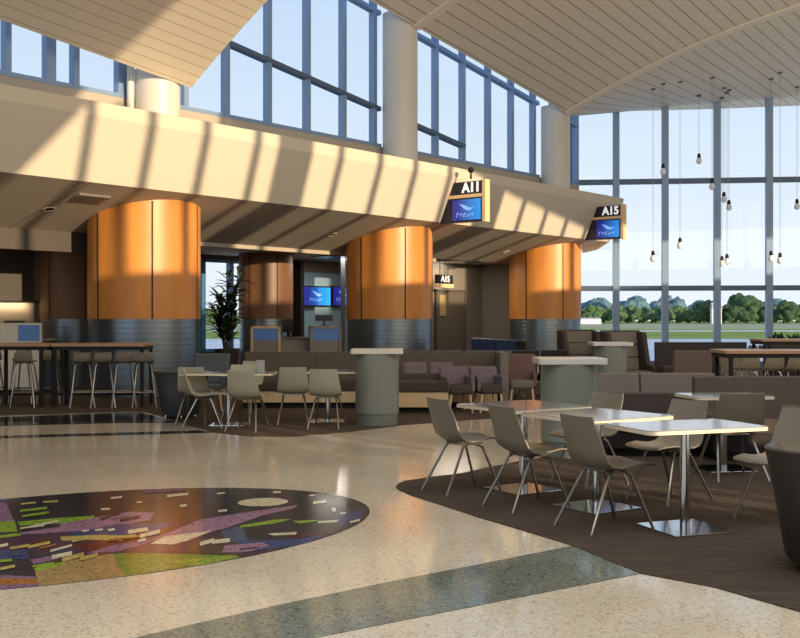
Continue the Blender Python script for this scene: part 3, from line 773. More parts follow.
# ------------------------------------------------------------------ bar tables and stools
def bar_table(label, x0, x1, y, d, legs, z=1.08, group=None):
    t = thing('bar_table', label, 'table', ((x0+x1)/2, y, 0.004)); hw = (x1-x0)/2
    if group: t['group'] = group
    bm = newbm(); bx(bm, -hw, hw, -d/2, d/2, z-0.05, z); obj('wood_top', bm, M_BARW, t, bevel=0.006)
    bm = newbm(); bx(bm, -hw+0.02, hw-0.02, -d/2+0.02, d/2-0.02, z-0.11, z-0.05); obj('apron', bm, M_BLACK, t)
    for lx in legs:
        for sy in (-1, 1):
            bm = newbm(); bx(bm, lx-0.026, lx+0.026, sy*(d/2-0.06)-0.026, sy*(d/2-0.06)+0.026, 0, z-0.10); obj('leg', bm, M_BLACK, t)
    bm = newbm(); bx(bm, -hw+0.1, hw-0.1, -d/2+0.04, -d/2+0.08, 0.20, 0.25); bx(bm, -hw+0.1, hw-0.1, d/2-0.08, d/2-0.04, 0.20, 0.25); obj('foot_rail', bm, M_BLACK, t)
    return t
bar_table('high wood-topped bar table at the far left, cut by the left edge', -8.2, -5.92, 18.1, 0.75, (-1.05, 0.98, 0.2-0.05))
bar_table('high wood-topped bar table with four stools, in front of the nearest panelled column', -5.9, -4.32, 18.1, 0.75, (-0.74, 0.74))
def make_stool(m):
    t = thing('bar_stool', 'bar stool', 'stool')        # faces +x
    bm = newbm()
    pr = [(-0.20,0.93,0.13),(-0.185,0.86,0.145),(-0.165,0.795,0.155),(-0.13,0.765,0.165),(-0.05,0.755,0.17),(0.06,0.76,0.168),(0.15,0.765,0.15),(0.17,0.755,0.14)]
    rows = []
    for i, (x, z, w) in enumerate(pr):
        a = Vector((pr[min(i+1,len(pr)-1)][0]-pr[max(i-1,0)][0], 0, pr[min(i+1,len(pr)-1)][1]-pr[max(i-1,0)][1])).normalized(); nrm = Vector((-a.z, 0, a.x))
        r1 = [bm.verts.new(Vector((x, v*w, z))+nrm*(0.02*v*v+0.008)) for v in (-1,-.5,0,.5,1)]; r2 = [bm.verts.new(Vector((x, v*w, z))+nrm*(0.02*v*v-0.008)) for v in (-1,-.5,0,.5,1)]
        rows.append((r1, r2))
    for (a1, a2), (b1, b2) in zip(rows, rows[1:]):
        for j in range(4):
            bm.faces.new((a1[j], a1[j+1], b1[j+1], b1[j])).smooth = True; bm.faces.new((a2[j+1], a2[j], b2[j], b2[j+1])).smooth = True
        bm.faces.new((a1[0], b1[0], b2[0], a2[0])); bm.faces.new((a1[-1], a2[-1], b2[-1], b1[-1]))
    for r1, r2 in (rows[0], rows[-1]):
        for j in range(4): bm.faces.new((r1[j], r1[j+1], r2[j+1], r2[j]))
    obj('shell', bm, m, t)
    for sx in (1,-1):
        for sy in (1,-1):
            bm = newbm(); tube(bm, [(sx*0.08, sy*0.09, 0.75),(sx*0.12, sy*0.12, 0.70),(sx*0.21, sy*0.20, 0.0)], 0.013); obj('leg', bm, M_LEG, t)
    bm = newbm()
    pts = [(0.182,0.175,0.26),(-0.182,0.175,0.26),(-0.182,-0.175,0.26),(0.182,-0.175,0.26),(0.182,0.175,0.26)]
    for a_, b_ in zip(pts, pts[1:]): tube(bm, [a_, b_], 0.010)
    obj('foot_ring', bm, M_LEG, t)
    return t
st = make_stool(M_SHELL); first = True
for (x, y), a, lab in (((-4.36, 18.75-.9), 108, 'bar stool nearest the right end of the bar table, rightmost of the four'),
                    ((-4.70, 18.75-.9), 108, 'bar stool second from the right end of the bar table'),
                    ((-5.05, 18.75-.9), 106, 'bar stool third from the right end of the bar table'),
                    ((-5.41, 18.75-.9), 110, 'bar stool leftmost of the four, at the seam of the two bar tables')):
    if first: st.location = (x, y, 0.004); st.rotation_euler = (0,0,R(a)); st['label'] = lab; st['group'] = 'bar stools in front of the bar table'; first = False
    else: copy_tree(st, (x, y, 0.004), R(a), lab, 'bar stools in front of the bar table')
for x, wh in ((-6.25, 'nearest the seam'), (-6.75, 'in the middle'), (-7.3, 'at the left edge')):
    copy_tree(st, (x, 18.75, 0.004), R(-80), 'dark bar stool behind the left bar table, ' + wh, 'bar stools behind the left bar table')
copy_tree(st, (-6.35, 17.8, 0.004), R(95), 'bar stool on the near side of the left bar table', 'bar stools in front of the left bar table')

# dark back counter of the left gate with monitor and display
t = thing('gate_counter', 'dark gate counter behind the bar tables at the far left', 'counter', (-8.75, 21.5, 0.004), R(10))
bm = newbm(); bx(bm, -0.8, 1.6, -0.35, 0.35, 0, 1.05); obj('counter_body', bm, mat('counter_dark', (48, 56, 64), 0.5), t)
bm = newbm(); bx(bm, -0.85, 1.65, -0.40, 0.40, 1.05, 1.09); obj('counter_top', bm, M_DESK, t)
def monitor(label, loc, rot, w=0.5, h=0.3, face=(12,14,18)):
    t = thing('monitor', label, 'monitor', loc, rot)
    bm = newbm(); bx(bm, -w/2, w/2, -0.02, 0.02, 0.12, 0.12+h); obj('screen_housing', bm, mat('monitor_black', (16,16,18), 0.4), t, bevel=0.004)
    bm = newbm(); bx(bm, -0.03, 0.03, -0.02, 0.02, 0.01, 0.13); bx(bm, -0.11, 0.11, -0.08, 0.08, 0, 0.012); obj('stand', bm, mat('monitor_black', (16,16,18), 0.4), t)
    return t
monitor('black monitor on the far left gate counter', (-7.95, 21.65, 1.094), R(10), 0.42, 0.25)
t = thing('counter_display', 'white framed blue display panel on the far left gate counter', 'display', (-7.35, 21.2, 0.0), R(4))
bm = newbm(); bx(bm, -0.70, 0.12, -0.03, 0.03, 0, 1.42); obj('panel', bm, mat('panel_white', (214, 206, 190), 0.5), t)
bm = newbm(); bx(bm, -0.34, 0.08, -0.045, -0.03, 1.06, 1.38); obj('blue_graphic', bm, mat('graphic_blue', (70, 104, 148), 0.3, emit=(60,90,140), estr=0.25), t)

# ------------------------------------------------------------------ middle gate: blue panel wall, screens, podiums
def screen_mat(name):
    if name in MATS: return MATS[name]
    m = mat(name, (20, 40, 120), 0.25); n, l, b = nodes(m)
    tc = n.new('ShaderNodeTexCoord'); sp = n.new('ShaderNodeSeparateXYZ'); r = n.new('ShaderNodeValToRGB')
    l.new(tc.outputs['Generated'], sp.inputs[0]); l.new(sp.outputs['X'], r.inputs[0])
    r.color_ramp.elements[0].color = lin((28, 34, 130)); r.color_ramp.elements[1].color = lin((30, 130, 215)); r.color_ramp.elements[0].position = 0.2
    l.new(r.outputs[0], b.inputs['Emission Color']); b.inputs['Emission Strength'].default_value = 0.75; l.new(r.outputs[0], b.inputs['Base Color'])
    return m
M_SCR = screen_mat('screen_picture'); M_SCRW = mat('screen_mark', (120, 165, 225), 0.4, emit=(120,165,225), estr=0.7)
def swoosh(bm, cx, cz, s, y):
    """soft white winged mark of the screens with a line of letter-like strokes under it"""
    for pts in (((-.30,.22),(-.05,.16),(.16,.06),(.34,.09),(.16,-.02),(-.08,.03)), ((-.14,.10),(.04,.05),(.12,-.03),(-.02,0.0))):
        bm.faces.new([bm.verts.new((cx+a*s, y, cz+b*s)) for a, b in pts])
    x = -0.42
    for k, w in enumerate((.14,.13,.05,.11,.12,.12,.1)):
        z0 = -0.24 + 0.02*math.sin(k*1.3); h = 0.15 if k in (0,3) else 0.10
        for p in (((x,z0),(x+.025,z0),(x+.045,z0+h),(x+.02,z0+h)), ((x+.02,z0+h-.03),(x+w-.03,z0+h-.03),(x+w-.03,z0+h),(x+.02,z0+h))):
            bm.faces.new([bm.verts.new((cx+a*s, y, cz+b*s)) for a, b in p])
        x += w
def tv(name, label, parent, w, h, loc, rot, cat='screen'):
    """screen facing -y locally"""
    if parent is None: t = thing(name, label, cat, loc, rot)
    else: t = parent
    return t
s0 = solve_s(300, -6.2); s1 = solve_s(348, -6.2)
bm = newbm(); bx(bm, s0, 11.15, 6.30, 6.45, 0, 2.9)
o = tag(struct('panel_wall', bm, M_BLUEP), 'x', 'x'); del o['label']; del o['category']; o.name = 'wall_gate_panel'
bm = newbm(); bx(bm, s0-0.16, s0-0.02, 6.0, 6.5, 0, 3.2); struct('trim_3', bm, M_BLACK)
bm = newbm(); bx(bm, 2.0, 11.0, 2.8, 2.98, 3.16, 3.27); struct('trim_4', bm, M_GREYW)
pr = W(solve_s(343, -4.1), -4.1)
bm = newbm(); bx(bm, -0.06, 0.06, -0.06, 0.06, 0, 3.2); o = obj('trim_5', bm, mat('trim_grey', (112,118,124), 0.5), None, (pr.x, pr.y, 0)); o['kind'] = 'structure'
def wall_screen(px0, px1, y0, y1, n, lab):
    sa, sb = solve_s(px0, n), solve_s(px1, n); D = (W((sa+sb)/2, n)).y
    z0 = 1.5 + (319-y1)*D/1050; z1 = 1.5 + (319-y0)*D/1050; p = W((sa+sb)/2, n); w = sb-sa
    t = thing('info_screen', lab, 'screen', (p.x, p.y, z0), TH); t['group'] = 'blue screens on the gate wall'
    bm = newbm(); bx(bm, -w/2, w/2, -0.05, 0.08, 0, z1-z0); obj('housing', bm, mat('monitor_black', (16,16,18), 0.4), t)
    bm = newbm(); bx(bm, -w/2+0.04, w/2-0.04, -0.06, -0.05, 0.04, z1-z0-0.04); obj('display', bm, M_SCR, t)
    bm = newbm(); swoosh(bm, 0, (z1-z0)*0.52, (z1-z0)*1.15, -0.064); obj('display_mark', bm, M_SCRW, t)
wall_screen(300.5, 330, 286, 306.5, -6.2, 'left of the two blue screens on the gate wall between the first two columns')
wall_screen(331.5, 352, 286, 306.5, -6.2, 'right of the two blue screens on the gate wall, half behind the middle column')
def podium(px, y0, w, lab, frame, D=25.0, z1=1.33):
    x = (px-400)*D/1050.0
    t = thing('gate_podium', lab, 'counter', (x, D, 0.004), R(8))
    bm = newbm(); bx(bm, -w/2, w/2, -0.25, 0.35, 0, z1-0.14); obj('body', bm, M_DESK, t)
    bm = newbm(); bx(bm, -w/2-0.06, -w/2, -0.3, 0.38, 0, z1); bx(bm, w/2, w/2+0.06, -0.3, 0.38, 0, z1); bx(bm, -w/2-0.06, w/2+0.06, -0.3, 0.38, z1-0.06, z1); obj('frame', bm, frame, t)
    bm = newbm(); bx(bm, -w/2, w/2, -0.26, -0.25, z1-0.34, z1-0.06); obj('blue_graphic', bm, mat('graphic_blue', (70,104,148), 0.3), t)
    return t
podium(265.5, 325, 0.58, 'pale-framed gate podium left of the pair below the gate screens', M_OAK)
podium(325, 326, 0.62, 'grey gate podium right of the pair below the gate screens', M_DESK)
D = 25.4; t = thing('gate_desk', 'low desk between the two gate podiums', 'desk', ((294.5-400)*D/1050, D, 0.004), R(8))
bm = newbm(); bx(bm, -0.34, 0.34, -0.3, 0.3, 0, 1.02); obj('body', bm, M_DESK, t); bm = newbm(); bx(bm, -0.37, 0.37, -0.36, 0.33, 1.02, 1.06); obj('desk_top', bm, mat('desk_top_grey', (96,92,86), 0.5), t)
monitor('black monitor turned sideways on the low desk between the gate podiums', ((288-400)*25.3/1050, 25.3, 1.064), R(50), 0.34, 0.32)
monitor('black monitor on the right gate podium', ((324-400)*25.1/1050, 25.1, 1.334), R(8), 0.42, 0.08+0.06)

# potted plant between the first column and the gate
Dp = 22.2; xp = (227-400)*Dp/1050
t = thing('potted_plant', 'tall leafy plant in a tapered black pot before the gate window', 'plant', (xp, Dp, 0.004))
bm = newbm(); pts = 4; 
for (r0, z0), (r1, z1) in (((0.15,0),(0.215,0.62)),): lathe(bm, [(0.15,0.0),(0.24,0.70),(0.20,0.70),(0.19,0.64)], seg=32)
obj('pot', bm, M_POT, t)
rnd = random.Random(11)
bm = newbm(); bl = newbm()
def leaf(bm, p, d, L, w):
    d = d.normalized(); side = d.cross(Vector((0,0,1))).normalized(); up = side.cross(d)
    prev = None
    for i in range(6):
        u = i/5; c = p + d*L*u + Vector((0,0,-1))*L*0.35*u*u; ww = w*math.sin(PI*min(1, 0.12+0.88*u))*1.0 if i < 5 else 0.002
        a, b, m_ = bm.verts.new(c+side*ww), bm.verts.new(c-side*ww), bm.verts.new(c-up*ww*0.35)
        if prev: bm.faces.new((prev[0], a, m_, prev[2])); bm.faces.new((prev[2], m_, b, prev[1]))
        prev = (a, b, m_)
for k in range(7):
    a = k*2*PI/7; top = Vector((0.3*math.cos(a)*rnd.uniform(.3,1.2), 0.3*math.sin(a)*rnd.uniform(.3,1.2), rnd.uniform(1.35, 2.05)))
    tube(bm, [(0.05*math.cos(a), 0.05*math.sin(a), 0.62), (top.x*0.5, top.y*0.5, 1.1), top], [0.02,0.016,0.01], 6)
    for j in range(34):
        f = 0.25+0.75*j/33; base = Vector((top.x*f, top.y*f, 0.62+(top.z-0.62)*f)); az = rnd.random()*2*PI
        leaf(bl, base, Vector((math.cos(az), math.sin(az), rnd.uniform(0.1, 1.4))), rnd.uniform(0.26, 0.42), rnd.uniform(0.03, 0.05))
obj('stem', bm, M_TRUNK, t); obj('foliage', bl, M_LEAF, t)
t.scale = (1.12, 1.12, 1.24)

# door and small sign on the gate wall
sa, sb = solve_s(436, -3.97), solve_s(463, -3.97)
bm = newbm(); bx(bm, sa, sb, 3.93, 4.0, 0, 2.36); bx(bm, sa-0.06, sa, 3.9, 4.0, 0, 2.42, 1); bx(bm, sb, sb+0.06, 3.9, 4.0, 0, 2.42, 1); bx(bm, sa-0.06, sb+0.06, 3.9, 4.0, 2.36, 2.42, 1)
d1 = struct('door_1', bm, [mat('door_grey', (88, 80, 70), 0.6), mat('door_frame_grey', (74, 68, 62), 0.6)])
bm = newbm(); bx(bm, sa+0.10, sa+0.42, 3.90, 3.935, 1.6, 2.25); obj('door_glazing', bm, mat('door_pane', (150, 132, 96), 0.2), d1)
bm = newbm(); tube(bm, [(sb-0.12, 3.93, 0.95), (sb-0.12, 3.86, 0.95), (sb-0.12, 3.86, 1.15), (sb-0.12, 3.93, 1.15)], 0.012); obj('door_handle', bm, M_CHROME, d1)
def text(body, size, parent, loc, rot=(PI/2,0,0), m=None, ext=0.004, name='lettering', bold=0.0):
    cu = bpy.data.curves.new(name, 'FONT'); cu.body = body; cu.size = size; cu.extrude = ext; cu.offset = bold
    cu.align_x = 'CENTER'; cu.align_y = 'CENTER'
    o = bpy.data.objects.new(name, cu); C.objects.link(o); o.parent = parent; o.location = loc; o.rotation_euler = rot; cu.materials.append(m or M_TEXT); return o
p = W(solve_s(444, -3.2), -3.2)
t = thing('gate_sign', 'small black gate sign hanging above the grey door', 'sign', (p.x, p.y, 2.44), TH)
bm = newbm(); bx(bm, -0.38, 0.38, -0.05, 0.05, 0.12, 0.38); obj('sign_board', bm, M_BLACK, t)
bm = newbm(); bx(bm, -0.40, 0.40, -0.06, 0.06, 0.0, 0.11); obj('sign_lower_edge', bm, M_CREAM, t)
bm = newbm(); tube(bm, [(-.2,0,.38),(-.2,0,.82)], .012); tube(bm, [(.2,0,.38),(.2,0,.82)], .012); obj('hanger', bm, M_BLACK, t)
text('A15', 0.26, t, (0.0, -0.056, 0.25), bold=0.004)

# ------------------------------------------------------------------ big gate signs
def gate_sign(label, px, body, nmax, h=0.98, z0=3.92, flip=1):
    s = solve_s(px, 0.0); p = W(s, 0.0)
    # local x = n direction (towards the hall), local y = along the hall, z up; front faces -y
    t = thing('gate_sign', label, 'sign', (p.x, p.y, z0), math.atan2(N.y, N.x)); t['group'] = 'projecting gate signs'
    lean = 0.42
    def quad(bm, x0, x1, za, zb, y0, y1, l=True):
        pts = [(x0+(lean*za if l else 0), za), (x1, za), (x1, zb), (x0+(lean*zb if l else 0), zb)]
        a = [bm.verts.new((x, y0, z)) for x, z in pts]; b = [bm.verts.new((x, y1, z)) for x, z in pts]
        bm.faces.new(a); bm.faces.new(b[::-1])
        for i in range(4): bm.faces.new((a[i], a[(i+1)%4], b[(i+1)%4], b[i]))
    bm = newbm(); quad(bm, 0.0, nmax, 0.0, h*0.60, -0.0, 0.14); quad(bm, 0.0, nmax, h*0.68, h, 0.0, 0.14); obj('sign_case', bm, M_SIGNB, t)
    bm = newbm(); quad(bm, 0.0, nmax+0.01, h*0.60, h*0.68, -0.03, 0.16); bx(bm, nmax, nmax+0.09, -0.03, 0.16, -0.02, h+0.02); obj('sign_trim', bm, M_CREAM, t)
    bm = newbm(); bx(bm, 0.40, nmax-0.06, -0.02, 0.0, 0.05, h*0.56); obj('display', bm, M_SCR, t)
    bm = newbm(); swoosh(bm, (0.40+nmax-0.06)/2, h*0.30, h*0.72, -0.024); obj('display_mark', bm, M_SCRW, t)
    text(body, h*0.33, t, (nmax-0.34, -0.012, h*0.84), bold=0.012)
    return t
gate_sign('projecting navy gate sign A11 with a blue screen, over the middle column', 440, 'A11', 1.30, z0=3.86)
gate_sign('projecting navy gate sign A15 with a blue screen, at the far end of the canopy', 585, 'A15', 1.20, z0=3.86)
p = W(solve_s(471, 1.0), 1.0); t = thing('security_camera', 'small black camera on top of the A11 gate sign', 'camera', (p.x, p.y, 4.89), 0)
bm = newbm(); lathe(bm, [(0.03,0.0),(0.02,0.14),(0.05,0.15),(0.075,0.19),(0.075,0.23),(0.05,0.27)], seg=16); obj('housing', bm, M_BLACK, t)

# recessed lights and other fittings in the sloping soffit
for px, py, lab in ((49.5, 209, 'recessed downlight in the soffit left of the nearest column'), (332, 234.5, 'recessed downlight in the soffit left of the middle column'), (506, 252, 'recessed downlight in the soffit left of the farthest column')):
    kx = (px-400)/1050.0; best = None
    for i in range(275):
        m_ = i*0.01; s = solve_s(px, -m_); D = W(s, -m_).y; zz = 1.5+(319-py)*D/1050
        e_ = abs(zz-soffit(m_))
        if best is None or e_ < best[0]: best = (e_, s, m_)
    _, s, m_ = best; p = W(s, -m_)
    t = thing('downlight', lab, 'light', (p.x, p.y, soffit(m_)), TH); t.rotation_euler = (math.atan(-0.232), 0, TH); t['group'] = 'recessed downlights in the canopy soffit'
    bm = newbm(); lathe(bm, [(0.13,0.004),(0.13,-0.012),(0.10,-0.014),(0.09,0.0)], seg=24); obj('trim_ring', bm, mat('ring_pale', (196,184,164), 0.4), t)
    bm = newbm(); lathe(bm, [(0.088,-0.002),(0.088,-0.004)], seg=24); obj('reflector', bm, M_BLACK, t)
kx = None
t = None
for px, py, lab in ((95, 195, 'pale triangular access flap in the soffit left of the nearest column'),):
    best = None
    for i in range(275):
        m_ = i*0.01; s = solve_s(px, -m_); D = W(s, -m_).y; zz = 1.5+(319-py)*D/1050
        e_ = abs(zz-soffit(m_))
        if best is None or e_ < best[0]: best = (e_, s, m_)
    _, s, m_ = best; p = W(s, -m_)
    t = thing('soffit_flap', lab, 'vent', (p.x, p.y, soffit(m_)), TH); t.rotation_euler = (math.atan(-0.232), 0, TH)
    bm = newbm(); bx(bm, -0.36, 0.30, -0.05, 0.10, -0.05, -0.004); obj('flap', bm, M_DARKW, t)

# pendants
def pend(px, cy, by):
    """ceiling canopy pixel (px, cy), bulb pixel y = by"""
    best = None
    for i in range(2000):
        D = 12 + i*0.01; x = (px-400)*D/1050; z = 1.5+(319-cy)*D/1050
        v = Vector((x, D, 0)) - Vector((OX, OY, 0)); s = v.dot(U); n = v.dot(N)
        e_ = abs(roof2(s, n+0.1) - z)
        if best is None or e_ < best[0]: best = (e_, x, D, z)
    _, x, D, z = best
    return x, D, z, 1.5+(319-by)*D/1050
proto = None
PL = {653: 'pendant bulb hanging lowest at the left, just above the lower window rail', 663: 'upper pendant bulb at the left, on the first full mullion', 680: 'pendant bulb hanging low between the second and third mullions',
      699: 'highest pendant bulb in the middle of a window pane', 712: 'pendant bulb touching the upper rail beside the third mullion', 722: 'left of the pair of pendant bulbs just above the lower window rail', 724: 'upper left pendant bulb of the close pair right of the third mullion',
      729: 'lower right pendant bulb of the close pair right of the third mullion', 727: 'right of the pair of pendant bulbs just above the lower window rail', 771: 'pendant bulb hanging low on the fourth mullion', 780: 'pendant bulb hanging low right of the fourth mullion', 797: 'pendant bulb beside the right edge of the picture'}
for px, cy, by in ((653,89,257),(663,84,170),(680,82,244),(699,96,159.5),(712,78,185),(722,98,262),(724,88,198),(729,90,206),(727,93,260),(771,79,257),(780,72.6,259),(797,87,205)):
    x, D, z, zb = pend(px, cy, by)
    t = thing('pendant_lamp', PL[px], 'lamp', (x, D, zb), 0, 'glass bulb pendants')
    bm = newbm(); lathe(bm, [(0.02,-0.14),(0.06,-0.125),(0.088,-0.06),(0.075,0.0),(0.035,0.06),(0.03,0.09)], seg=16); g_ = obj('glass_bulb', bm, mat('bulb_glass', (226,232,238), 0.08), t)
    bm = newbm(); lathe(bm, [(0.05,0.05),(0.055,0.08),(0.04,0.17),(0.012,0.19)], seg=16); obj('socket', bm, M_BLACK, t)
    bm = newbm(); tube(bm, [(0,0,0.18),(0,0,z-zb)], 0.006, 6); obj('cord', bm, mat('cord_grey', (150,156,164), 0.6), t)
    bm = newbm(); lathe(bm, [(0.07,z-zb-0.02),(0.07,z-zb+0.03)], seg=16); obj('ceiling_cup', bm, mat('cup_dark', (92, 82, 74), 0.6), t)

# ------------------------------------------------------------------ sofas, benches, lounge chairs
def bench(label, loc, rot, w, h_back, seat_h=0.45, d=0.75, mb=None, ms=None, wood=True, segs=2, name='bench_sofa'):
    """back towards -y or +y: local back plane at y=+d/2, seat faces -y"""
    t = thing(name, label, 'sofa', loc, rot)
    for k in range(segs):
        x0 = -w/2 + w*k/segs + 0.008; x1 = -w/2 + w*(k+1)/segs - 0.008
        bm = newbm(); prof(bm, [(d/2, seat_h-0.1), (d/2+0.03, h_back), (d/2-0.09, h_back), (d/2-0.14, seat_h-0.1)], x0, x1); obj('backrest', bm, mb or M_FBR, t, bevel=0.015)
        bm = newbm(); bx(bm, x0, x1, -d/2, d/2-0.12, seat_h-0.16, seat_h); obj('seat', bm, ms or M_FDK, t, bevel=0.02)
    bm = newbm(); bx(bm, -w/2+0.02, w/2-0.02, -d/2+0.03, d/2, 0.10, seat_h-0.16); obj('base', bm, M_OAK if wood else M_BLACK, t)
    bm = newbm(); bx(bm, -w/2+0.08, w/2-0.08, -d/2+0.12, d/2-0.06, 0.0, 0.10); obj('plinth', bm, M_BLACK, t)
    return t
z4 = 0.004
bench('long brown high-backed bench behind the far left dining group', (-1.45, 17.9, z4), 0, 2.5, 0.93, segs=2)
bench('brown high-backed bench right of the pedestal counter, with wooden base', (0.75, 18.0, z4), 0, 1.82, 0.93, segs=1)
bench('dark mauve low settee with light wood base right of the pedestal counter', (0.06+0.15, 16.95, z4), 0, 1.15, 0.60, seat_h=0.50, mb=M_FDK, ms=M_FDK, segs=1)
def cushion(label, loc, rot, m, w=0.42, h=0.32, tilt=-0.35):
    bm = newbm(); bx(bm, -w/2, w/2, -0.06, 0.06, 0, h)
    o = obj('cushion', bm, m, None, loc, None, 0.045, 3); o.rotation_euler = (tilt, 0, rot); tag(o, label, 'cushion'); return o
cushion('mauve cushion leaning left of the two on the brown bench', (0.26, 17.75, 0.46), 0.05, M_FPU)
cushion('mauve cushion leaning right of the two on the brown bench', (0.70, 17.72, 0.46), -0.05, M_FPU)
cushion('rust cushion at the right end of the brown bench', (1.18, 17.75, 0.46), 0, M_FRED, 0.3, 0.26)
p = G(496, 410); t = thing('privacy_screen', 'upright grey divider panel at the right end of the brown bench', 'divider', (1.72, 18.1, z4), R(0))
bm = newbm(); bx(bm, -0.04, 0.10, -0.5, 0.5, 0.0, 0.93); obj('panel', bm, M_FTP, t, bevel=0.01)
def lounge(label, loc, rot, m1, m2, h=0.75, w=0.6, name='lounge_chair', group=None, arm=True):
    """seat faces +x"""
    t = thing(name, label, 'armchair', loc, rot)
    if group: t['group'] = group
    bm = newbm(); bx(bm, -0.28, 0.30, -w/2+0.05, w/2-0.05, 0.30, 0.44); obj('seat', bm, m2, t, bevel=0.03)
    bm = newbm(); prof_pts = [(-0.30,0.32),(-0.18,0.32),(-0.26,h),(-0.36,h)]
    a = [bm.verts.new((x, -w/2, z)) for x, z in prof_pts]; b = [bm.verts.new((x, w/2, z)) for x, z in prof_pts]; bm.faces.new(a); bm.faces.new(b[::-1])
    for i in range(4): bm.faces.new((a[i], a[(i+1)%4], b[(i+1)%4], b[i]))
    obj('backrest', bm, m1, t, bevel=0.03)
    if arm:
        for s_ in (-1, 1):
            bm = newbm(); bx(bm, -0.28, 0.26, s_*(w/2-0.03)-0.035, s_*(w/2-0.03)+0.035, 0.34, 0.58); obj('armrest', bm, m1, t, bevel=0.015)
    for sx in (-0.24, 0.24):
        for s_ in (-1, 1):
            bm = newbm(); tube(bm, [(sx, s_*(w/2-0.08), 0.31), (sx*1.12, s_*(w/2-0.04), 0.0)], [0.022, 0.015]); obj('leg', bm, M_OAK, t)
    return t
LC = 'mauve lounge chairs by the brown bench'
lounge('mauve lounge chair left of the pair beside the dark settee, on light wood legs', (0.92, 16.9, z4), R(-80), M_FPU, M_FDK, 0.72, 0.46, group=LC)
lounge('mauve lounge chair right of the pair beside the dark settee, on light wood legs', (1.42, 17.0, z4), R(-80), M_FPU, M_FDK, 0.72, 0.46, group=LC)
lounge('grey lounge chair with a rust back panel right of the divider panel', (2.12, 18.3, z4), R(-95), M_FRED, M_FTP, 0.88, 0.5)
lounge('dark grey rounded chair between the plant pot and the left dining group', (-3.15, 17.3, z4), R(-90), M_TUBG, M_TUBG, 0.92, 0.60)

# gate waiting seats: rows with black frames, blue grey seats
def beam_row(label, loc, rot, n, m, group=None, name='beam_seating'):
    t = thing(name, label, 'seating', loc, rot)
    if group: t['group'] = group
    for k in range(n):
        x = (k-(n-1)/2)*0.60
        bm = newbm(); prof(bm, [(0.20,0.42),(0.26,0.42),(0.36,0.92),(0.31,0.92)], x-0.27, x+0.27); obj('backrest', bm, m, t, bevel=0.012)
        bm = newbm(); prof(bm, [(-0.24,0.42),(0.24,0.39),(0.24,0.44),(-0.24,0.48)], x-0.27, x+0.27); obj('seat', bm, m, t, bevel=0.012)
    for k in range(n+1):
        x = (k-n/2)*0.60; bm = newbm()
        tube(bm, [(x,-0.2,0.40),(x,-0.22,0.64),(x,0.22,0.66),(x,0.26,0.50)], 0.014); obj('armrest', bm, M_OAK if k % 2 == 0 else M_LEG, t)
    bm = newbm(); bx(bm, -n*0.3, n*0.3, -0.03, 0.03, 0.33, 0.39); obj('beam', bm, M_BLACK, t)
    for x in (-n*0.3+0.35, n*0.3-0.35):
        bm = newbm(); tube(bm, [(x,-0.26,0.02),(x,0,0.10),(x,0.26,0.02)], 0.02); tube(bm, [(x,0,0.08),(x,0,0.34)], 0.022); obj('leg', bm, M_LEG, t)
    return t
M_SEATB = mat('seat_vinyl_black', (40, 38, 40), 0.45); M_SEATN = mat('seat_vinyl_blue', (52, 74, 116), 0.35)
beam_row('row of black gate seats with pale armrests just behind the brown bench', (0.9, 19.3, z4), 0, 5, M_SEATB)
beam_row('row of black gate seats seen from behind, left of the round pedestal counter', (2.5, 19.9, z4), R(200), 2, M_SEATB)
for k, (px, D) in enumerate(((487, 26.6), (495, 26.0), (504, 25.4), (513, 24.8), (523, 24.2), (534, 23.6))):
    t = lounge(('leftmost', 'second', 'third', 'fourth', 'fifth', 'last, black')[k] + ' gate seat from the left in the slanted row before the farthest column', ((px-400)*D/1050, D, z4), R(20), M_SEATN if k < 5 else M_SEATB, M_SEATB, 1.02, 0.5, name='waiting_chair', group='blue gate seats before the farthest column', arm=False)

# right hand lounge
bench('long taupe bench behind the small table, running to the right edge', (5.15, 11.35, z4), R(1), 3.8, 0.86, mb=M_FBR, wood=False, segs=2)
t = bench('low taupe sofa with two slanted back cushions, behind the round pedestal counter', (3.08, 13.2, z4), R(0), 1.95, 0.80, mb=M_FTP, ms=M_FDK, wood=False, segs=2)
t = bench('dark low ottoman sofa in front of the two-cushion sofa', (2.72, 11.6, z4), R(0), 1.25, 0.66, seat_h=0.44, d=0.6, mb=M_FDK, ms=M_FDK, wood=False, segs=1)
# high-backed lounge chair
t = thing('high_back_chair', 'high-backed taupe lounge chair before the end window, behind the farthest pedestal', 'armchair', (4.62, 21.2, z4), R(-80))
bm = newbm(); bx(bm, -0.30, 0.42, -0.33, 0.33, 0.16, 0.46); obj('seat', bm, M_FTP, t, bevel=0.03)
for k in range(3):
    z0 = 0.46+k*0.26; bm = newbm(); xa = -0.20-0.05*k; pts = [(xa,z0),(xa-0.16,z0),(xa-0.20,z0+0.25),(xa-0.05,z0+0.25)]
    a = [bm.verts.new((x, -0.32, z)) for x, z in pts]; b = [bm.verts.new((x, 0.32, z)) for x, z in pts]; bm.faces.new(a); bm.faces.new(b[::-1])
    for i in range(4): bm.faces.new((a[i], a[(i+1)%4], b[(i+1)%4], b[i]))
    obj('back_cushion', bm, M_FTP, t, bevel=0.02)
for s_ in (-1, 1):
    bm = newbm(); prof_ = [(-0.50,0.10),(0.42,0.10),(0.42,0.55),(0.10,0.60),(-0.12,1.22),(-0.52,1.25)]
    a = [bm.verts.new((x, s_*0.33, z)) for x, z in prof_]; b = [bm.verts.new((x, s_*0.43, z)) for x, z in prof_]; bm.faces.new(a); bm.faces.new(b[::-1])
    for i in range(6): bm.faces.new((a[i], a[(i+1)%6], b[(i+1)%6], b[i]))
    obj('wing', bm, M_FDK, t, bevel=0.02)
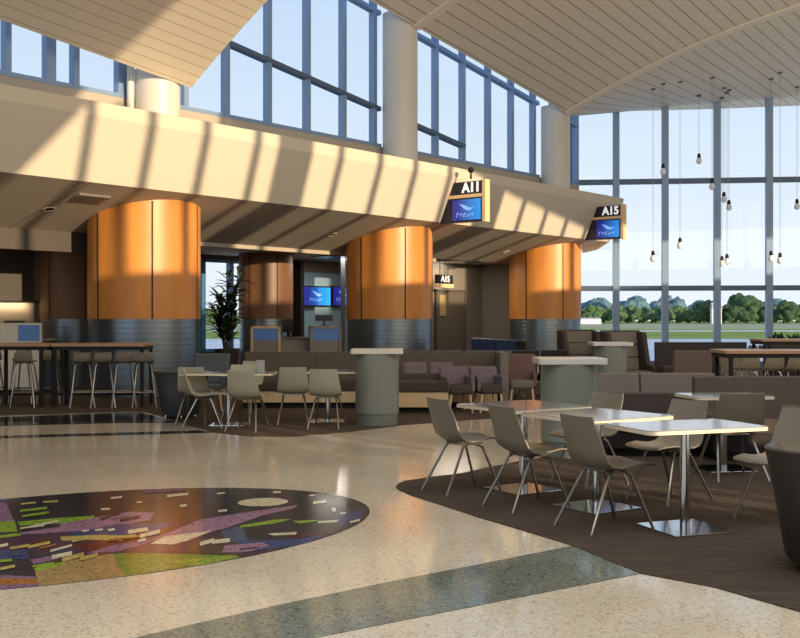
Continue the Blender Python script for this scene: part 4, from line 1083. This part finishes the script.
bm = newbm(); bx(bm, -0.54, -0.42, -0.42, 0.42, 0.10, 1.26); obj('back_shell', bm, M_FDK, t, bevel=0.02)
t = copy_tree(t, (3.95, 22.6, z4), R(-80), 'second dark high-backed lounge chair, mostly hidden behind the farthest pedestal')
bench('long dark low sofa under the end window', (6.85, 23.6, z4), R(0), 2.1, 0.97, mb=mat('fabric_charcoal', (54,48,46), 0.85), ms=M_FDK, wood=False, segs=1)
lounge('mauve brown lounge chair with light wood frame before the dark window sofa', (5.52, 20.2, z4), R(95), mat('fabric_plum', (98, 82, 76), 0.85), M_OAK, 0.90, 0.76)
lounge('pale taupe lounge chair left of the long bar table at the right', (6.9, 21.6, z4), R(-95), M_FTP, M_FTP, 0.88, 0.7)
def low_table(label, loc, w, d, h, m, leg):
    t = thing('side_table', label, 'table', loc)
    bm = newbm(); slab(bm, w, d, h-0.03, h, 0.02); obj('tabletop', bm, m, t)
    bm = newbm(); tube(bm, [(0,0,0.02),(0,0,h-0.03)], 0.025); slab(bm, 0.3, 0.3, 0, 0.02, 0.02); obj('pedestal', bm, leg, t)
low_table('small white side table between the two lounge chairs before the window', (6.45, 21.3, z4), 0.42, 0.42, 0.80, M_PEDTOP, M_CHROME)
low_table('low dark coffee table behind the two-cushion sofa', (4.75, 16.6, z4), 0.85, 0.6, 0.44, mat('table_dark', (60, 62, 66), 0.2), M_CHROME)

# bar table with chairs at the right
bar_table('long high bar table with four stools at the right edge', 4.72, 7.3, 15.6, 0.8, (-1.2, 0.0, 1.2), 1.04)
bar_table('second long bar table farther back at the right edge', 7.45, 10.0, 22.0, 0.8, (-1.2, 1.2), 1.08)
for k, x in enumerate((5.05, 5.40, 5.73, 6.05)):
    copy_tree(st, (x, 15.35, z4), R(96), ('first', 'second', 'third', 'last')[k] + ' bar stool from the left at the long bar table on the right', 'bar stools at the right bar table')
for k, x in enumerate((7.35, 7.6)):
    copy_tree(st, (x, 22.3+k*0.1, z4), R(200), ('left', 'right')[k] + ' of the two dark stools at the left end of the second bar table', 'stools at the second bar table')
t = thing('planter_box', 'long planter of spiky leaves before the end window at the right edge', 'plant', (9.05, 24.2, z4))
bm = newbm(); bx(bm, -0.55, 0.9, -0.2, 0.2, 0, 0.95); obj('planter', bm, M_FDK, t)
bl = newbm(); rnd = random.Random(3)
for k in range(70):
    az = rnd.random()*2*PI; leaf(bl, Vector((rnd.uniform(-0.5,0.85), rnd.uniform(-0.12,0.12), 0.93)), Vector((math.cos(az)*0.6, math.sin(az)*0.6, rnd.uniform(0.8,2))), rnd.uniform(0.3,0.48), 0.03)
obj('foliage', bl, M_LEAF, t)

# turn the lettering into plain meshes
bpy.context.view_layer.update()
dg = bpy.context.evaluated_depsgraph_get()
for o in [o for o in bpy.data.objects if o.type == 'FONT']:
    me = bpy.data.meshes.new_from_object(o.evaluated_get(dg)); n_ = bpy.data.objects.new('lettering', me); C.objects.link(n_)
    n_.parent = o.parent; n_.location = o.location; n_.rotation_euler = o.rotation_euler
    bpy.data.objects.remove(o)
for i, o in enumerate([o for o in bpy.data.objects if o.name.startswith('lettering')]): o.name = 'lettering' if i == 0 else 'lettering.%03d' % i

# small ceiling fixtures that light the gate bays under the canopy
for i, (s_, n_, pw, lab, lc) in enumerate(((8.6, -4.4, 75, 'round ceiling fixture in the gate with the blue screens', (1.0, 0.9, 0.78)), (12.6, -3.3, 38, 'round ceiling fixture before the grey gate door', (1.0, 0.88, 0.72)), (2.2, -4.6, 22, 'round ceiling fixture behind the nearest column', (1.0, 0.85, 0.66)), (-3.2, -4.6, 30, 'round ceiling fixture over the far left gate counter', (1.0, 0.82, 0.6)))):
    p = W(s_, n_); t = thing('ceiling_fixture', lab, 'light', (p.x, p.y, 3.255), 0, 'round ceiling fixtures in the gates')
    bm = newbm(); lathe(bm, [(0.78, 0.0), (0.80, -0.03), (0.77, -0.035)], seg=40); obj('housing', bm, M_STEEL, t)
    d = bpy.data.lights.new('fixture_light', 'AREA'); d.shape = 'DISK'; d.size = 1.5; d.energy = pw; d.color = lc
    o = bpy.data.objects.new('fixture_light', d); C.objects.link(o); o.parent = t; o.location = (0, 0, -0.04)

p = W(solve_s(12, -5.6), -5.56)
t = thing('wall_light', 'warm strip light on the dark wall behind the far left gate counter', 'light', (p.x, p.y, 1.86), TH)
bm = newbm(); bx(bm, -0.8, 0.8, -0.04, 0.12, 0, 0.05); obj('housing', bm, M_STEEL, t)
d = bpy.data.lights.new('strip_light', 'AREA'); d.shape = 'RECTANGLE'; d.size = 0.9; d.size_y = 0.06; d.energy = 22; d.color = (1.0, 0.74, 0.42)
o = bpy.data.objects.new('strip_light', d); C.objects.link(o); o.parent = t; o.location = (0, 0.02, -0.01); o.rotation_euler = (R(35), 0, 0)
